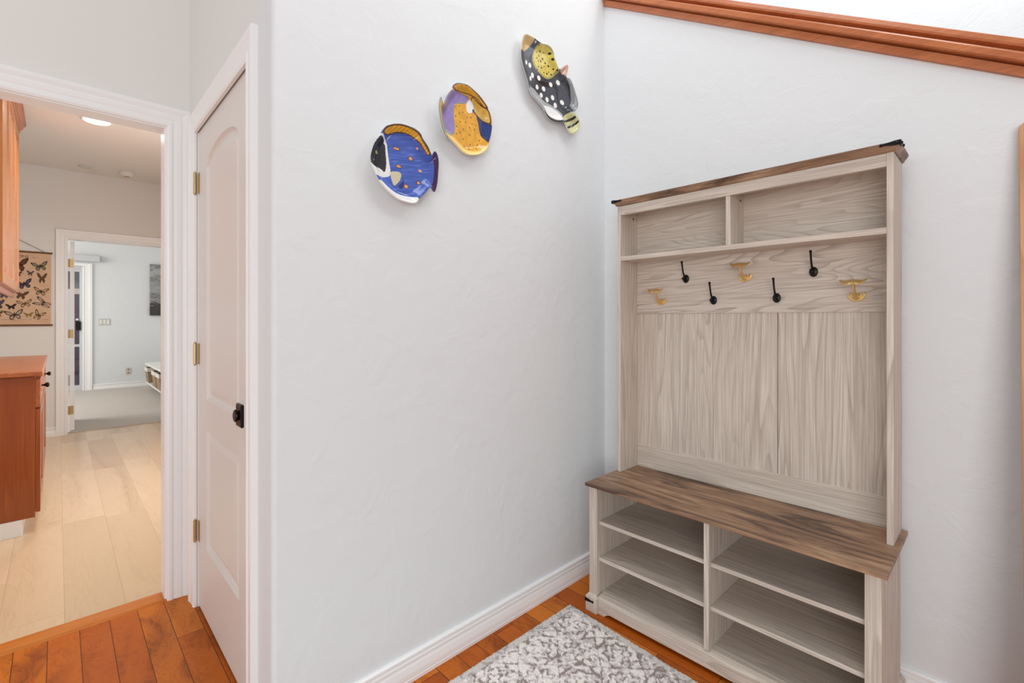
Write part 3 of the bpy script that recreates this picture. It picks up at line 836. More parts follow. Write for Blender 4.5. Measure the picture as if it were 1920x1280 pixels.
o = ceiling_disc('smoke_detector', -6.48, 0.53, [(0.066, 0.0), (0.066, 0.012), (0.060, 0.016), (0.050, 0.030), (0.036, 0.040), (0.008, 0.042)], 'white_plastic', 'domed white smoke detector on the hall ceiling above the far doorway', 'detector')
MB().lathe([(0.030, ZH - 0.0395), (0.030, ZH - 0.043), (0.006, ZH - 0.044)], 20, (-6.48, 0.53, 0)).build('sensor_grille', 'hinge', o)

# base cabinets -------------------------------------------------------------
CY = -0.60


def base_cabinet(x0, x1, label):
    """x0 nearer the entry (larger), x1 farther"""
    t = thing('base_cabinet', label, 'cabinet', ((x0 + x1) / 2, -0.35, 0), 'cherry base cabinets under the worktop')
    c = MB().box(x1, x0, CY + 0.002, -0.092, 0.092, 0.884)
    c.build('carcass', 'cherry_z', t, 0.002)
    MB().box(x1, x0 - 0.001, CY + 0.002, -0.142, 0.0, 0.092).build('toe_kick', 'trim', t, 0.002)
    g = 0.004
    w = x0 - x1
    lp = [(x1 + g, 0.118), (x0 - g, 0.118), (x0 - g, 0.700), (x1 + g, 0.700)]
    inner = [(x1 + 0.065, 0.18), (x0 - 0.065, 0.18), (x0 - 0.065, 0.64), (x1 + 0.065, 0.64)]
    dr = panel_door('door', lambda a, b, d: (a, -0.0715 - d, b), lp, [inner], 0.0195, 'cherry_z', t)
    lp = [(x1 + g, 0.710), (x0 - g, 0.710), (x0 - g, 0.868), (x1 + g, 0.868)]
    inner = [(x1 + 0.05, 0.742), (x0 - 0.05, 0.742), (x0 - 0.05, 0.836), (x1 + 0.05, 0.836)]
    dw_ = panel_door('drawer', lambda a, b, d: (a, -0.0715 - d, b), lp, [inner], 0.0195, 'cherry_x', t)
    kp = [(0.007, 0.0), (0.006, 0.012), (0.010, 0.018), (0.0155, 0.024), (0.0155, 0.030), (0.009, 0.035), (0.003, 0.036)]
    R2 = Matrix.Rotation(math.radians(-90), 3, 'X')
    MB().lathe(kp, 16, ((x0 + x1) / 2, -0.0725, 0.805), R2).build('knob', 'knob', dw_)
    return t


base_cabinet(-3.79, -4.385, 'cherry base cabinet at the near end, with white toe kick and dark knobs')
base_cabinet(-4.387, -5.43, 'wider cherry base cabinet at the far end of the worktop, below the poster')
o = MB().box(-5.445, -3.772, CY + 0.002, -0.060, 0.886, 0.914).build('worktop', 'cherry_x', bevel=0.006, seg=3)
tag(o, 'reddish cherry wooden worktop on the base cabinets', 'worktop')

# wall cabinet with crown ----------------------------------------------------
t = thing('wall_cabinet', 'tall cherry wall cabinet with crown moulding high on the hall wall', 'cabinet', (-4.55, -0.41, 1.41))
UX0, UX1 = -3.79, -5.32
MB().box(UX1, UX0, CY + 0.002, -0.238, 1.41, 2.66).build('carcass', 'cherry_z', t, 0.002)
MB().box(UX1 + 0.02, UX0 - 0.02, -0.262, -0.244, 1.372, 1.41).build('light_rail', 'cherry_x', t, 0.002)
n = 3
for i in range(n):
    a0 = UX1 + (UX0 - UX1) * i / n + 0.003
    a1 = UX1 + (UX0 - UX1) * (i + 1) / n - 0.003
    panel_door('door', lambda a, b, d: (a, -0.2175 - d, b), [(a0, 1.412), (a1, 1.412), (a1, 2.655), (a0, 2.655)],
               [[(a0 + 0.06, 1.475), (a1 - 0.06, 1.475), (a1 - 0.06, 2.595), (a0 + 0.06, 2.595)]], 0.0195, 'cherry_lit', t)
cp = [(-0.235, 2.66), (-0.216, 2.66), (-0.212, 2.680), (-0.204, 2.690), (-0.188, 2.725), (-0.180, 2.735), (-0.180, 2.75), (-0.235, 2.75)]
fr = [lambda p, q: (UX0 + (p + 0.235), p, q), lambda p, q: (UX1 - (p + 0.235), p, q)]
MB().sweep(cp, fr).build('crown_moulding', 'cherry_x', t)

# hanging scroll poster --------------------------------------------------------
PC, PW, PZ0, PZ1 = -0.300, 0.50, 1.150, 1.878
t = thing('poster', 'tan butterfly chart poster on wooden rods beside the far doorway', 'poster', (XF, PC, 1.15))


def poster():
    nx, nz = 220, 320
    ys = np.linspace(PC - PW / 2, PC + PW / 2, nx)
    zs = np.linspace(PZ0, PZ1, nz)
    Y, Z = np.meshgrid(ys, zs, indexing='ij')
    c = np.zeros(Y.shape + (3,))
    base = np.array(rgb(214, 180, 150)[:3])
    c[:] = base * (0.93 + 0.12 * vnoise(Y * 22, Z * 22, 3) + 0.05 * vnoise(Y * 90, Z * 90, 4))[..., None]
    K = {'d': rgb(62, 46, 40)[:3], 'b': rgb(104, 76, 58)[:3], 'g': rgb(130, 134, 112)[:3], 't': rgb(190, 158, 122)[:3], 'l': rgb(178, 160, 140)[:3], 'o': rgb(150, 116, 70)[:3], 'v': rgb(92, 84, 104)[:3]}
    fore = [(0.03, 0.05), (0.45, 0.52), (0.92, 0.70), (1.0, 0.56), (0.78, 0.12), (0.42, -0.14), (0.04, -0.10)]
    hind = [(0.03, 0.0), (0.42, -0.10), (0.62, -0.34), (0.50, -0.66), (0.26, -0.72), (0.06, -0.34)]

    def wing(y, z, w, h, rot, edge, fill, kind=0, sides=(1, -1)):
        ca_, sa_ = math.cos(math.radians(rot)), math.sin(math.radians(rot))
        for sgn in sides:
            for shp in (hind, fore):
                cx_ = sum(p[0] for p in shp) / len(shp)
                cz_ = sum(p[1] for p in shp) / len(shp)
                for sc_, col in ((1.0, edge), (0.66, fill)):
                    pl_ = []
                    for a, b_ in shp:
                        a2, b2 = cx_ + (a - cx_) * sc_, cz_ + (b_ - cz_) * sc_
                        u, v_ = sgn * a2 * w / 2, b2 * h * 0.75
                        pl_.append((y + u * ca_ - v_ * sa_, z + u * sa_ + v_ * ca_))
                    c[in_poly(Y, Z, pl_)] = col
        pl_ = [(y - w * .03, z - h * .3), (y + w * .03, z - h * .3), (y + w * .03, z + h * .25), (y - w * .03, z + h * .25)]
        c[in_poly(Y, Z, pl_)] = edge
    k = K
    S = [(-0.285, 1.755, .15, .13, 0, 'd', 'b'), (-0.130, 1.747, .125, .085, 12, 'd', 'g'), (-0.200, 1.672, .055, .050, -4, 'b', 'v'), (-0.116, 1.628, .075, .10, 0, 'b', 'b'),
         (-0.285, 1.660, .06, .05, 0, 'd', 'b'), (-0.245, 1.560, .135, .085, 16, 'd', 'v'), (-0.124, 1.490, .115, .075, -8, 'd', 't'), (-0.262, 1.452, .10, .085, -10, 'b', 'b'),
         (-0.238, 1.365, .115, .070, 12, 'b', 't'), (-0.112, 1.372, .085, .13, 62, 'd', 'l'), (-0.332, 1.333, .08, .052, 4, 'd', 'd'), (-0.430, 1.350, .12, .08, 8, 'd', 'v'),
         (-0.310, 1.252, .135, .090, 10, 'd', 'l'), (-0.212, 1.254, .075, .042, 4, 'o', 'o'), (-0.140, 1.250, .085, .090, -25, 'd', 't'), (-0.425, 1.262, .09, .06, 0, 'o', 'b'),
         (-0.430, 1.745, .12, .10, -6, 'd', 'g'), (-0.470, 1.640, .10, .09, 8, 'b', 't'), (-0.380, 1.600, .09, .07, -8, 'd', 'b'), (-0.460, 1.530, .12, .08, 5, 'd', 'l'), (-0.380, 1.450, .09, .07, 0, 'b', 'v'), (-0.490, 1.440, .07, .06, 0, 'd', 'b')]
    for y, z, w, h, r_, e, f_ in S:
        wing(y, z, w, h, r_, k[e], k[f_])
        m = (np.abs(Y - y) < w * 0.28) & (np.abs(Z - (z - h * 0.72)) < 0.0025) & (vnoise(Y * 260, Z * 40, 9) > 0.35)
        c[m] = c[m] * 0.72
    for yy0, yy1 in ((-0.50, -0.30), (-0.27, -0.19), (-0.17, -0.07)):
        m = (Y > yy0) & (Y < yy1) & (np.abs(Z - 1.203) < 0.003) & (vnoise(Y * 240, Z * 30, 11) > 0.3)
        c[m] = c[m] * 0.68
    m = (Y > -0.185) & (Y < -0.125) & (np.abs(Z - (1.828 - (Y + 0.155) * 0.05)) < 0.004) & (vnoise(Y * 300, Z * 90, 12) > 0.4)
    c[m] = c[m] * 0.70
    x = XF + 0.008
    idx = np.arange(nx * nz).reshape(nx, nz)
    q = np.stack([idx[:-1, :-1], idx[1:, :-1], idx[1:, 1:], idx[:-1, 1:]], -1).reshape(-1, 4)
    vs = np.stack([np.full(Y.size, x), Y.ravel(), Z.ravel()], -1)
    b_ = MB()
    b_.v = [tuple(p) for p in vs]
    b_.f = [tuple(f) for f in q.tolist()]
    b_.sm = [False] * len(b_.f)
    nb = len(b_.v)
    y0, y1 = PC - PW / 2, PC + PW / 2
    ob = b_.build('chart_sheet', 'poster', t)
    set_cols(ob.data, c.reshape(-1, 3))
    md = ob.modifiers.new('paper', 'SOLIDIFY')
    md.thickness = 0.001
    return ob


sheet = poster()
MB().tube([(XF + 0.010, PC - 0.262, PZ1 + 0.004), (XF + 0.010, PC + 0.262, PZ1 + 0.004)], 0.0085, 12).build('top_rod', 'rod', t)
MB().tube([(XF + 0.010, PC - 0.262, PZ0 - 0.004), (XF + 0.010, PC + 0.262, PZ0 - 0.004)], 0.0085, 12).build('bottom_rod', 'rod', t)
cd = MB().tube([(XF + 0.010, PC - 0.205, PZ1 + 0.012), (XF + 0.006, PC, 2.012), (XF + 0.010, PC + 0.205, PZ1 + 0.012)], 0.0022, 6)
cd.tube([(XF + 0.010, PC + 0.201, PZ1 + 0.004), (XF + 0.010, PC + 0.209, PZ1 + 0.004)], 0.0105, 10)
cd.tube([(XF + 0.010, PC - 0.209, PZ1 + 0.004), (XF + 0.010, PC - 0.201, PZ1 + 0.004)], 0.0105, 10)
cd.build('hanging_cord', 'cord', t)
fc = bpy.data.curves.new('title_lettering', 'FONT')
fc.body = 'PAPILLONS'
fc.size = 0.036
fc.align_x = 'CENTER'
fc.align_y = 'CENTER'
fc.extrude = 0.0002
tmp = bpy.data.objects.new('title_curve', fc)
COL.objects.link(tmp)
bpy.context.view_layer.update()
me = bpy.data.meshes.new_from_object(tmp.evaluated_get(bpy.context.evaluated_depsgraph_get()))
bpy.data.objects.remove(tmp)
me.materials.clear()
me.materials.append(M['ink'])
fo = bpy.data.objects.new('title_lettering', me)
COL.objects.link(fo)
fo.parent = t
fo.location = (0.0098, 0.0, 1.832 - 1.15)
fo.rotation_euler = (math.radians(90), 0, math.radians(90))

# ================================================================== REAR ROOM
o = MB().box(-10.698, -10.60, -1.75, 0.517, 2.172, 2.272).build('blind_valance', 'frame_white', bevel=0.004)
tag(o, 'pale grey blind valance above the glass patio door', 'valance')
MB().box(-10.698, -10.595, -1.752, 0.519, 2.268, 2.276).build('top_cap', 'grey_plastic', o, bevel=0.002)
# triple rocker switch and outlet
o = tag(MB().box(-10.699, -10.693, 0.500, 0.655, 1.100, 1.215).build('light_switch', 'grey_plastic', bevel=0.002), 'white three-gang light switch beside the glass patio door', 'switch')
for k in range(3):
    MB().box(-10.694, -10.688, 0.517 + k * 0.046, 0.548 + k * 0.046, 1.125, 1.190).build('rocker', 'white_plastic', o, bevel=0.002)
o = tag(MB().box(-10.699, -10.693, 0.858, 0.935, 0.235, 0.352).build('wall_outlet', 'grey_plastic', bevel=0.002), 'white electrical outlet low on the rear room wall', 'outlet')
for z in (0.265, 0.322):
    MB().lathe([(0.017, 0), (0.017, 0.003), (0.014, 0.004)], 16, (-10.693, 0.8965, z), Matrix.Rotation(math.radians(90), 3, 'Y')).build('socket', 'hinge', o)
o = tag(MB().box(-10.699, -10.655, 1.196, 1.58, 1.272, 2.195).build('canvas_print', 'canvas', bevel=0.003), 'grey monochrome seascape canvas on the rear room wall', 'picture')
# floating storage bench with baskets
t = thing('storage_bench', 'long white-topped storage bench along the rear room wall', 'bench', (-9.2, 1.34, 0.0))
MB().box(-10.22, -8.0, 1.08, 1.598, 0.43, 0.462).build('bench_top', 'white_plastic', t, 0.003)
MB().box(-10.22, -8.0, 1.09, 1.598, 0.115, 0.142).build('bottom_shelf', 'white_plastic', t, 0.003)
MB().box(-10.22, -8.0, 1.575, 1.598, 0.142, 0.43).build('back_panel', 'rustic', t)
MB().box(-8.04, -8.0, 1.09, 1.575, 0.142, 0.43).build('end_panel', 'white_plastic', t, 0.003)
MB().box(-9.5, -9.46, 1.16, 1.575, 0.142, 0.43).build('divider', 'white_plastic', t, 0.003)
for lx in (-9.8, -8.3):
    MB().box(lx, lx + 0.05, 1.25, 1.55, 0.010, 0.115).build('leg', 'white_plastic', t, 0.003)


def basket(x0, x1, label):
    t_ = thing('rattan_basket', label, 'basket', ((x0 + x1) / 2, 1.25, 0.1425), 'rattan baskets in the storage bench')
    dx, dy, z0, z1 = 0.025, 0.02, 0.1425, 0.33
    b_ = MB()
    Y0, Y1 = 1.075, 1.45
    bot = [(x0 + dx, Y0 + dy), (x1 - dx, Y0 + dy), (x1 - dx, Y1 - dy), (x0 + dx, Y1 - dy)]
    top = [(x0, Y0), (x1, Y0), (x1, Y1), (x0, Y1)]
    w = 0.012
    ti = [(x0 + w, Y0 + w), (x1 - w, Y0 + w), (x1 - w, Y1 - w), (x0 + w, Y1 - w)]
    bi = [(x0 + dx + w, Y0 + dy + w), (x1 - dx - w, Y0 + dy + w), (x1 - dx - w, Y1 - dy - w), (x0 + dx + w, Y1 - dy - w)]
    vs = [(a, b2, z0) for a, b2 in bot] + [(a, b2, z1 + 0.055) for a, b2 in top] + [(a, b2, z1 + 0.055) for a, b2 in ti] + [(a, b2, z0 + 0.012) for a, b2 in bi]
    fs = [(3, 2, 1, 0), (12, 13, 14, 15)]
    for s0, s1 in ((0, 4), (4, 8), (8, 12)):
        for i in range(4):
            j = (i + 1) % 4
            fs.append((s0 + i, s0 + j, s1 + j, s1 + i))
    b_.add(vs, fs)
    b_.build('weave', 'wicker', t_)
    lb = MB()
    e = 0.004
    o1 = [(x0 - e, Y0 - e), (x1 + e, Y0 - e), (x1 + e, Y1 + e), (x0 - e, Y1 + e)]
    i1 = [(x0 + 0.002, Y0 + 0.002), (x1 - 0.002, Y0 + 0.002), (x1 - 0.002, Y1 - 0.002), (x0 + 0.002, Y1 - 0.002)]
    vs = [(a, b2, z) for lp in (o1, i1) for z in (z1, z1 + 0.062) for a, b2 in lp]
    fs = []
    for s0, s1 in ((0, 4), (4, 12), (12, 8), (8, 0)):
        for i in range(4):
            j = (i + 1) % 4
            fs.append((s0 + i, s0 + j, s1 + j, s1 + i))
    lb.add(vs, fs)
    lb.build('cloth_liner', 'liner', t_)


basket(-10.20, -9.86, 'farthest rattan basket with pale liner, at the open end of the storage bench')
basket(-9.41, -9.03, 'middle lined rattan basket in the storage bench, right of its divider')
basket(-8.99, -8.61, 'nearest lined rattan basket in the storage bench, by the doorway edge')

# ================================================================== HALL TREE
HX, HY = -0.709, 1.76
ht = thing('hall_tree', 'greige oak hall tree with dark rustic bench, cubbies and coat hooks in the corner', 'hall tree', (HX, HY, 0))


def hb(name, mat, d, bevel=0.0012):
    return MB().box(*d).build(name, mat, ht, bevel)


# base
hb('bench_top', 'rustic', (-1.204, -0.214, 1.573, 1.955, 0.5212, 0.5350), 0.0018)
for x0, x1 in ((-1.201, -1.163), (-0.268, -0.230)):
    hb('pilaster', 'oak_z', (x0, x1, 1.600, 1.642, 0.070, 0.521))
for x0, x1 in ((-1.200, -1.164), (-0.267, -0.231)):
    hb('base_side_panel', 'oak_z', (x0, x1, 1.642, 1.936, 0.070, 0.521))
for x0, x1 in ((-1.212, -1.157), (-0.274, -0.219)):
    b = MB()
    y0, y1 = 1.588, 1.950
    c = 0.011
    lo_ = [(x0, y0), (x1, y0), (x1, y1), (x0, y1)]
    hi_ = [(x0 + c, y0 + c), (x1 - c, y0 + c), (x1 - c, y1), (x0 + c, y1)]
    vs = [(a, q, 0.0) for a, q in lo_] + [(a, q, 0.060) for a, q in lo_] + [(a, q, 0.0735) for a, q in hi_]
    fs = [(3, 2, 1, 0), (8, 9, 10, 11)]
    for s0 in (0, 4):
        for i in range(4):
            j = (i + 1) % 4
            fs.append((s0 + i, s0 + j, s0 + 4 + j, s0 + 4 + i))
    pb = b.add(vs, fs).build('plinth_block', 'oak_z', ht, 0.0015)
    s = 1 if x0 < -0.7 else -1
    xe = x0 if s == 1 else x1
    z = 0.045
    st = MB()
    pr = [(xe - s * 0.0012, z - 0.0065), (xe - s * 0.0012, z + 0.0065), (xe + s * 0.012, z + 0.0062), (xe + s * 0.034, z + 0.0022), (xe + s * 0.034, z - 0.0022), (xe + s * 0.012, z - 0.0062)]
    st.prism(pr, lambda p, q, t: (p, t, q), y0 - 0.0022, y0 + 0.0005)
    RXm = Matrix.Rotation(math.radians(90), 3, 'X')
    st.lathe([(0.0052, 0.0), (0.0052, 0.002), (0.003, 0.004), (0.0008, 0.0046)], 12, (xe + s * 0.036, y0 - 0.0005, z), RXm)
    pr2 = [(y0 - 0.0022, z - 0.0065), (y0 - 0.0022, z + 0.0065), (y0 + 0.012, z + 0.0062), (y0 + 0.034, z + 0.0022), (y0 + 0.034, z - 0.0022), (y0 + 0.012, z - 0.0062)]
    st.prism(pr2, lambda p, q, t: (t, p, q), xe - s * 0.0022, xe + s * 0.0005)
    st.build('iron_strap', 'black', pb)
kb = MB().prism([(1.601, 0.0165), (1.601, 0.0635), (1.606, 0.0695), (1.613, 0.0725), (1.622, 0.0755), (1.640, 0.0755), (1.640, 0.0165)], lambda p, q, t: (t, p, q), -1.158, -0.273)
for s, xx in ((1, -1.157), (-1, -0.274)):
    kb.prism([(xx, 0.0), (xx + s * 0.028, 0.0), (xx + s * 0.034, 0.005), (xx + s * 0.043, 0.012), (xx + s * 0.056, 0.0165), (xx, 0.0165)], lambda p, q, t: (p, t, q), 1.601, 1.640)
kb.build('kick_board', 'oak_x', ht)
hb('bottom_shelf', 'oak_x', (-1.164, -0.267, 1.638, 1.930, 0.060, 0.0757))
hb('base_divider', 'oak_z', (-0.7185, -0.7010, 1.603, 1.924, 0.0757, 0.521))
hb('base_back_panel', 'oak_back', (-1.164, -0.267, 1.924, 1.932, 0.030, 0.521), 0)
for zt in (0.3735, 0.2235):
    hb('shoe_shelf', 'oak_x', (-1.163, -0.7188, 1.618, 1.920, zt - 0.0145, zt))
    hb('shoe_shelf', 'oak_x', (-0.7008, -0.268, 1.618, 1.920, zt - 0.0145, zt))

# hutch
for x0, x1 in ((-1.190, -1.174), (-0.246, -0.229)):
    hb('hutch_side_panel', 'oak_z', (x0, x1, 1.790, 1.953, 0.5352, 1.707))
hb('frieze_rail', 'oak_x', (-1.174, -0.246, 1.792, 1.809, 1.667, 1.707))
hb('cubby_ceiling', 'oak_x', (-1.174, -0.246, 1.809, 1.932, 1.691, 1.706))
hb('hat_shelf', 'oak_x', (-1.174, -0.246, 1.791, 1.926, 1.4655, 1.4840))
hb('cubby_divider', 'oak_z', (-0.7215, -0.7045, 1.796, 1.926, 1.484, 1.691))
hb('hook_board', 'oak_back', (-1.174, -0.246, 1.9245, 1.934, 1.233, 1.700))
g = 0.0012
for x0, x1 in ((-1.174, -0.8265 - g / 3), (-0.8265 + g / 3, -0.5855 - g), (-0.5855 + g, -0.246)):
    hb('back_board', 'oak_z', (x0, x1, 1.930, 1.938, 0.60, 1.24), 0.0006)
hb('back_rail', 'oak_x', (-1.174, -0.246, 1.9275, 1.936, 0.5352, 0.6355))
lo = [(-1.192, 1.788), (-0.227, 1.788), (-0.227, 1.953), (-1.192, 1.953)]
b = MB()
lv = [(0.0, 1.7072), (0.003, 1.7090), (0.006, 1.7150), (0.012, 1.7230), (0.0145, 1.7285), (0.0145, 1.7315), (0.012, 1.7325)]
vs = []
for e, z in lv:
    vs += [(-1.192 - e, 1.788 - e, z), (-0.227 + e, 1.788 - e, z), (-0.227 + e, 1.953, z), (-1.192 - e, 1.953, z)]
fs = [(3, 2, 1, 0), tuple((len(lv) - 1) * 4 + i for i in range(4))]
for k in range(len(lv) - 1):
    for i in range(4):
        j = (i + 1) % 4
        fs.append((k * 4 + i, k * 4 + j, k * 4 + 4 + j, k * 4 + 4 + i))
crown = b.add(vs, fs).build('crown_moulding', 'rustic', ht)
for s, xe in ((1, -1.2065), (-1, -0.2125)):
    st = MB()
    z0, z1 = 1.7205, 1.7330
    y0 = 1.7735
    pr = [(xe - s * 0.0015, z0), (xe - s * 0.0015, z1), (xe + s * 0.010, z1), (xe + s * 0.040, 1.7285), (xe + s * 0.040, 1.7235), (xe + s * 0.012, z0)]
    st.prism(pr, lambda p, q, t: (p, t - (q - 1.7205) * 0.05, q), y0 - 0.0030, y0 + 0.004)
    for dx in (0.008, 0.043):
        st.lathe([(0.0050, 0.0), (0.0050, 0.0022), (0.003, 0.004), (0.0008, 0.0046)], 12, (xe + s * dx, y0 - 0.002, 1.726), Matrix.Rotation(math.radians(90), 3, 'X'))
    pr2 = [(y0 - 0.003, z0), (y0 - 0.003, z1), (y0 + 0.010, z1), (y0 + 0.038, 1.7285), (y0 + 0.038, 1.7235), (y0 + 0.012, z0)]
    st.prism(pr2, lambda p, q, t: (t, p, q), xe - s * 0.0030, xe + s * 0.003)
    for dy in (0.008, 0.041):
        st.lathe([(0.0050, 0.0), (0.0050, 0.0022), (0.003, 0.004), (0.0008, 0.0046)], 12, (xe - s * 0.002, y0 + dy, 1.726), Matrix.Rotation(math.radians(-90 * s), 3, 'Y'))
    st.build('corner_bracket', 'black', crown)
for x, y in ((-1.1742, 1.893), (-0.7047, 1.893)):
    MB().lathe([(0.0048, 0.0), (0.0046, 0.0006)], 14, (x, y, 1.664), Matrix.Rotation(math.radians(90), 3, 'Y')).build('cam_hole', 'dark', ht)


# coat hooks ----------------------------------------------------------------
def place(o, x, z):
    o.parent = ht
    o.location = (x - HX, 1.9243 - HY, z)
    return o


RXm = Matrix.Rotation(math.radians(90), 3, 'X')


def make_black_hook():
    o = MB().lathe([(0.0172, 0.0), (0.0178, 0.002), (0.0160, 0.0050), (0.010, 0.0075), (0.002, 0.0085)], 24, (0, 0, 0), RXm, sx=0.78)
    o.ball((0, -0.0075, 0.009), 0.0022)
    o = o.build('coat_hook', 'black')
    p = [(0, -0.004, 0.006), (0, -0.012, 0.0085), (0, -0.020, 0.015), (0, -0.027, 0.026), (0, -0.032, 0.040), (0, -0.0355, 0.054), (0, -0.0385, 0.066)]
    MB().tube(p, [0.0050, 0.0042, 0.0036, 0.0033, 0.0032, 0.0034, 0.0036], 12).ball((0, -0.0390, 0.0685), 0.0050).build('upper_prong', 'black', o)
    p = [(0, -0.005, -0.004), (0, -0.013, -0.008), (0, -0.021, -0.0075), (0, -0.026, -0.002)]
    MB().tube(p, [0.0045, 0.0036, 0.0033, 0.0034], 12).ball((0, -0.0268, 0.0), 0.0056).build('lower_prong', 'black', o)
    return o


def make_whale_hook():
    b_ = MB()
    pr = [(0.0235, 0.007), (0.0245, 0.002), (0.0235, -0.004)]
    for i in range(1, 12):
        a = -math.pi * i / 12
        pr.append((0.0235 * math.cos(a), -0.003 + 0.0175 * math.sin(a)))
    pr += [(-0.0235, -0.004), (-0.0245, 0.002), (-0.0235, 0.007), (-0.0185, 0.0095), (-0.013, 0.007), (-0.008, 0.001), (0, -0.001), (0.008, 0.001), (0.013, 0.007), (0.0185, 0.0095)]
    b_.prism(pr, lambda p, q, t: (p, t, q), -0.0050, 0.0)
    o = b_.build('whale_tail_hook', 'brass', bevel=0.0018)
    p = [(0, -0.002, -0.004), (0, -0.010, -0.0065), (0, -0.022, -0.003), (0, -0.034, 0.006), (0, -0.044, 0.019), (0, -0.050, 0.032), (0, -0.053, 0.040)]
    MB().tube(p, [0.0115, 0.0095, 0.0066, 0.0052, 0.0046, 0.0046, 0.0058], 14).build('stem', 'brass', o)
    fl = MB()
    N, K = 24, 12
    vs, fs = [], []
    for i in range(N + 1):
        s_ = -1 + 2 * i / N
        a_ = abs(s_)
        ch = 0.0145 * (1 - a_ ** 1.7) ** 0.8 * (0.72 + 0.55 * a_) + 0.0012
        yc = -0.054 - 0.004 + 0.012 * a_ ** 1.6 - 0.006 * math.sin(min(1.0, a_ * 2.2) * math.pi / 2)
        zc = 0.0425 - 0.0030 * math.sin(min(1.0, a_ / 0.62) * math.pi / 2) + 0.0105 * max(0, a_ - 0.55) ** 1.3 / (0.45 ** 1.3)
        th_ = 0.0036 * (1 - a_ ** 3) + 0.0008
        for k in range(K):
            w_ = 2 * math.pi * k / K
            vs.append((0.0385 * s_, yc + 0.8 * ch * math.cos(w_), zc + th_ * math.sin(w_) + 0.62 * ch * math.cos(w_)))
    for i in range(N):
        for k in range(K):
            j = (k + 1) % K
            fs.append((i * K + k, i * K + j, (i + 1) * K + j, (i + 1) * K + k))
    fs.append(tuple(range(K)))
    fs.append(tuple(N * K + k for k in range(K)))
    fl.add(vs, fs, True).build('fluke', 'brass', o)
    for sx in (-1, 1):
        MB().lathe([(0.0036, 0.0046), (0.0034, 0.0058), (0.001, 0.0062)], 14, (sx * 0.0178, 0, 0.0025), RXm).build('screw', 'hinge', o)
    return o


bk = make_black_hook()
spots = [(-0.938, 1.3795), (-0.821, 1.2855), (-0.5865, 1.2875), (-0.468, 1.3755)]
for i, (x, z) in enumerate(spots):
    o = bk if i == 0 else copy_thing(bk)
    place(o, x, z)
    o['label'] = 'black iron hook'
gk = make_whale_hook()
for i, (x, z) in enumerate([(-1.052, 1.2905), (-0.6985, 1.3735), (-0.3435, 1.2885)]):
    o = gk if i == 0 else copy_thing(gk)
    place(o, x, z)
    o['label'] = 'brass whale tail hook'

# ================================================================== FISH PLATES
PALETTE = {'wht': (238, 238, 236), 'blk': (38, 38, 40), 'dk2': (52, 50, 54), 'blu': (76, 102, 190), 'brn': (92, 62, 48), 'yel': (240, 178, 56),
           'pur': (66, 36, 74), 'nav': (46, 62, 124), 'crm': (216, 206, 176), 'hil': (170, 190, 236), 'pea': (226, 164, 120), 'gry': (140, 144, 148),
           'lip': (250, 214, 132), 'gol': (226, 166, 58), 'grn': (150, 150, 138), 'lav': (150, 132, 192), 'go2': (222, 166, 60), 'go3': (222, 180, 90),
           'bru': (70, 52, 72), 'tan': (206, 176, 122), 'olv': (124, 112, 56), 'slt': (76, 84, 98), 'olt': (176, 164, 104), 'yfi': (214, 196, 96),
           'lgr': (170, 174, 176), 'pnk': (206, 164, 146), 'crg': (206, 204, 150), 'whb': (242, 240, 236), 'body_b': (72, 98, 184), 'body_y': (226, 168, 66), 'body_t': (66, 68, 76)}
PL = {k: np.array(rgb(*v)[:3]) for k, v in PALETTE.items()}


def smooth_closed(pts, it=1):
    for _ in range(it):
        o = []
        n_ = len(pts)
        for i in range(n_):
            a, b_ = pts[i], pts[(i + 1) % n_]
            o.append((a[0] * .75 + b_[0] * .25, a[1] * .75 + b_[1] * .25))
            o.append((a[0] * .25 + b_[0] * .75, a[1] * .25 + b_[1] * .75))
        pts = o
    return pts


def densify(pts, step):
    o = []
    n_ = len(pts)
    for i in range(n_):
        a, b_ = pts[i], pts[(i + 1) % n_]
        k = max(1, int(math.hypot(b_[0] - a[0], b_[1] - a[1]) / step))
        for j in range(k):
            o.append((a[0] + (b_[0] - a[0]) * j / k, a[1] + (b_[1] - a[1]) * j / k))
    return o


def plate_paint(x, y, d, base):
    """x, y in mm -> pigment"""
    c = np.zeros((len(x), 3))
    c[:] = PL[base]
    if base == 'body_b':
        s = vnoise(x * 0.035 + 40, (y - 0.22 * x) * 0.42 + 40, 5) - 0.5
        c = c * (1 + 0.35 * s)[:, None] + np.maximum(s, 0.12)[:, None] * 0.18 - 0.02
    elif base == 'body_t':
        c *= (0.9 + 0.3 * vnoise(x * 0.05, y * 0.05, 6))[:, None]
    if base == 'body_t':
        dx, dy = x * 0.55 + y * 0.83, x * 0.83 - y * 0.55
    for col, p in d['polys']:
        m = in_poly(x, y, smooth_closed(p, 1))
        c[m] = PL[col]
        if col == 'yel':
            st_ = np.sin((x * 0.75 - y * 0.66) * 0.62) > 0.55
            c[m & st_] = PL['yel'] * 0.68
        if col in ('gol', 'lav', 'go2', 'go3', 'yfi', 'blu', 'lgr', 'tan'):
            c[m] *= (0.88 + 0.26 * vnoise(x[m] * 0.09 + 20, y[m] * 0.09 + 20, 7))[:, None]
        if col == 'crm':
            an = np.arctan2(y - p[0][1], x - p[0][0])
            c[m & (np.sin(an * 26) > 0.8)] *= 0.78
        if col == 'pnk':
            c[m & (np.sin((x + y * 0.3) * 1.6) > 0.6)] *= 0.7
    for col, px, py, rx, ry in d['dots']:
        m = ((x - px) / max(rx, 1.2)) ** 2 + ((y - py) / max(ry, 1.2)) ** 2 < 1
        c[m] = PL[col]
    return c


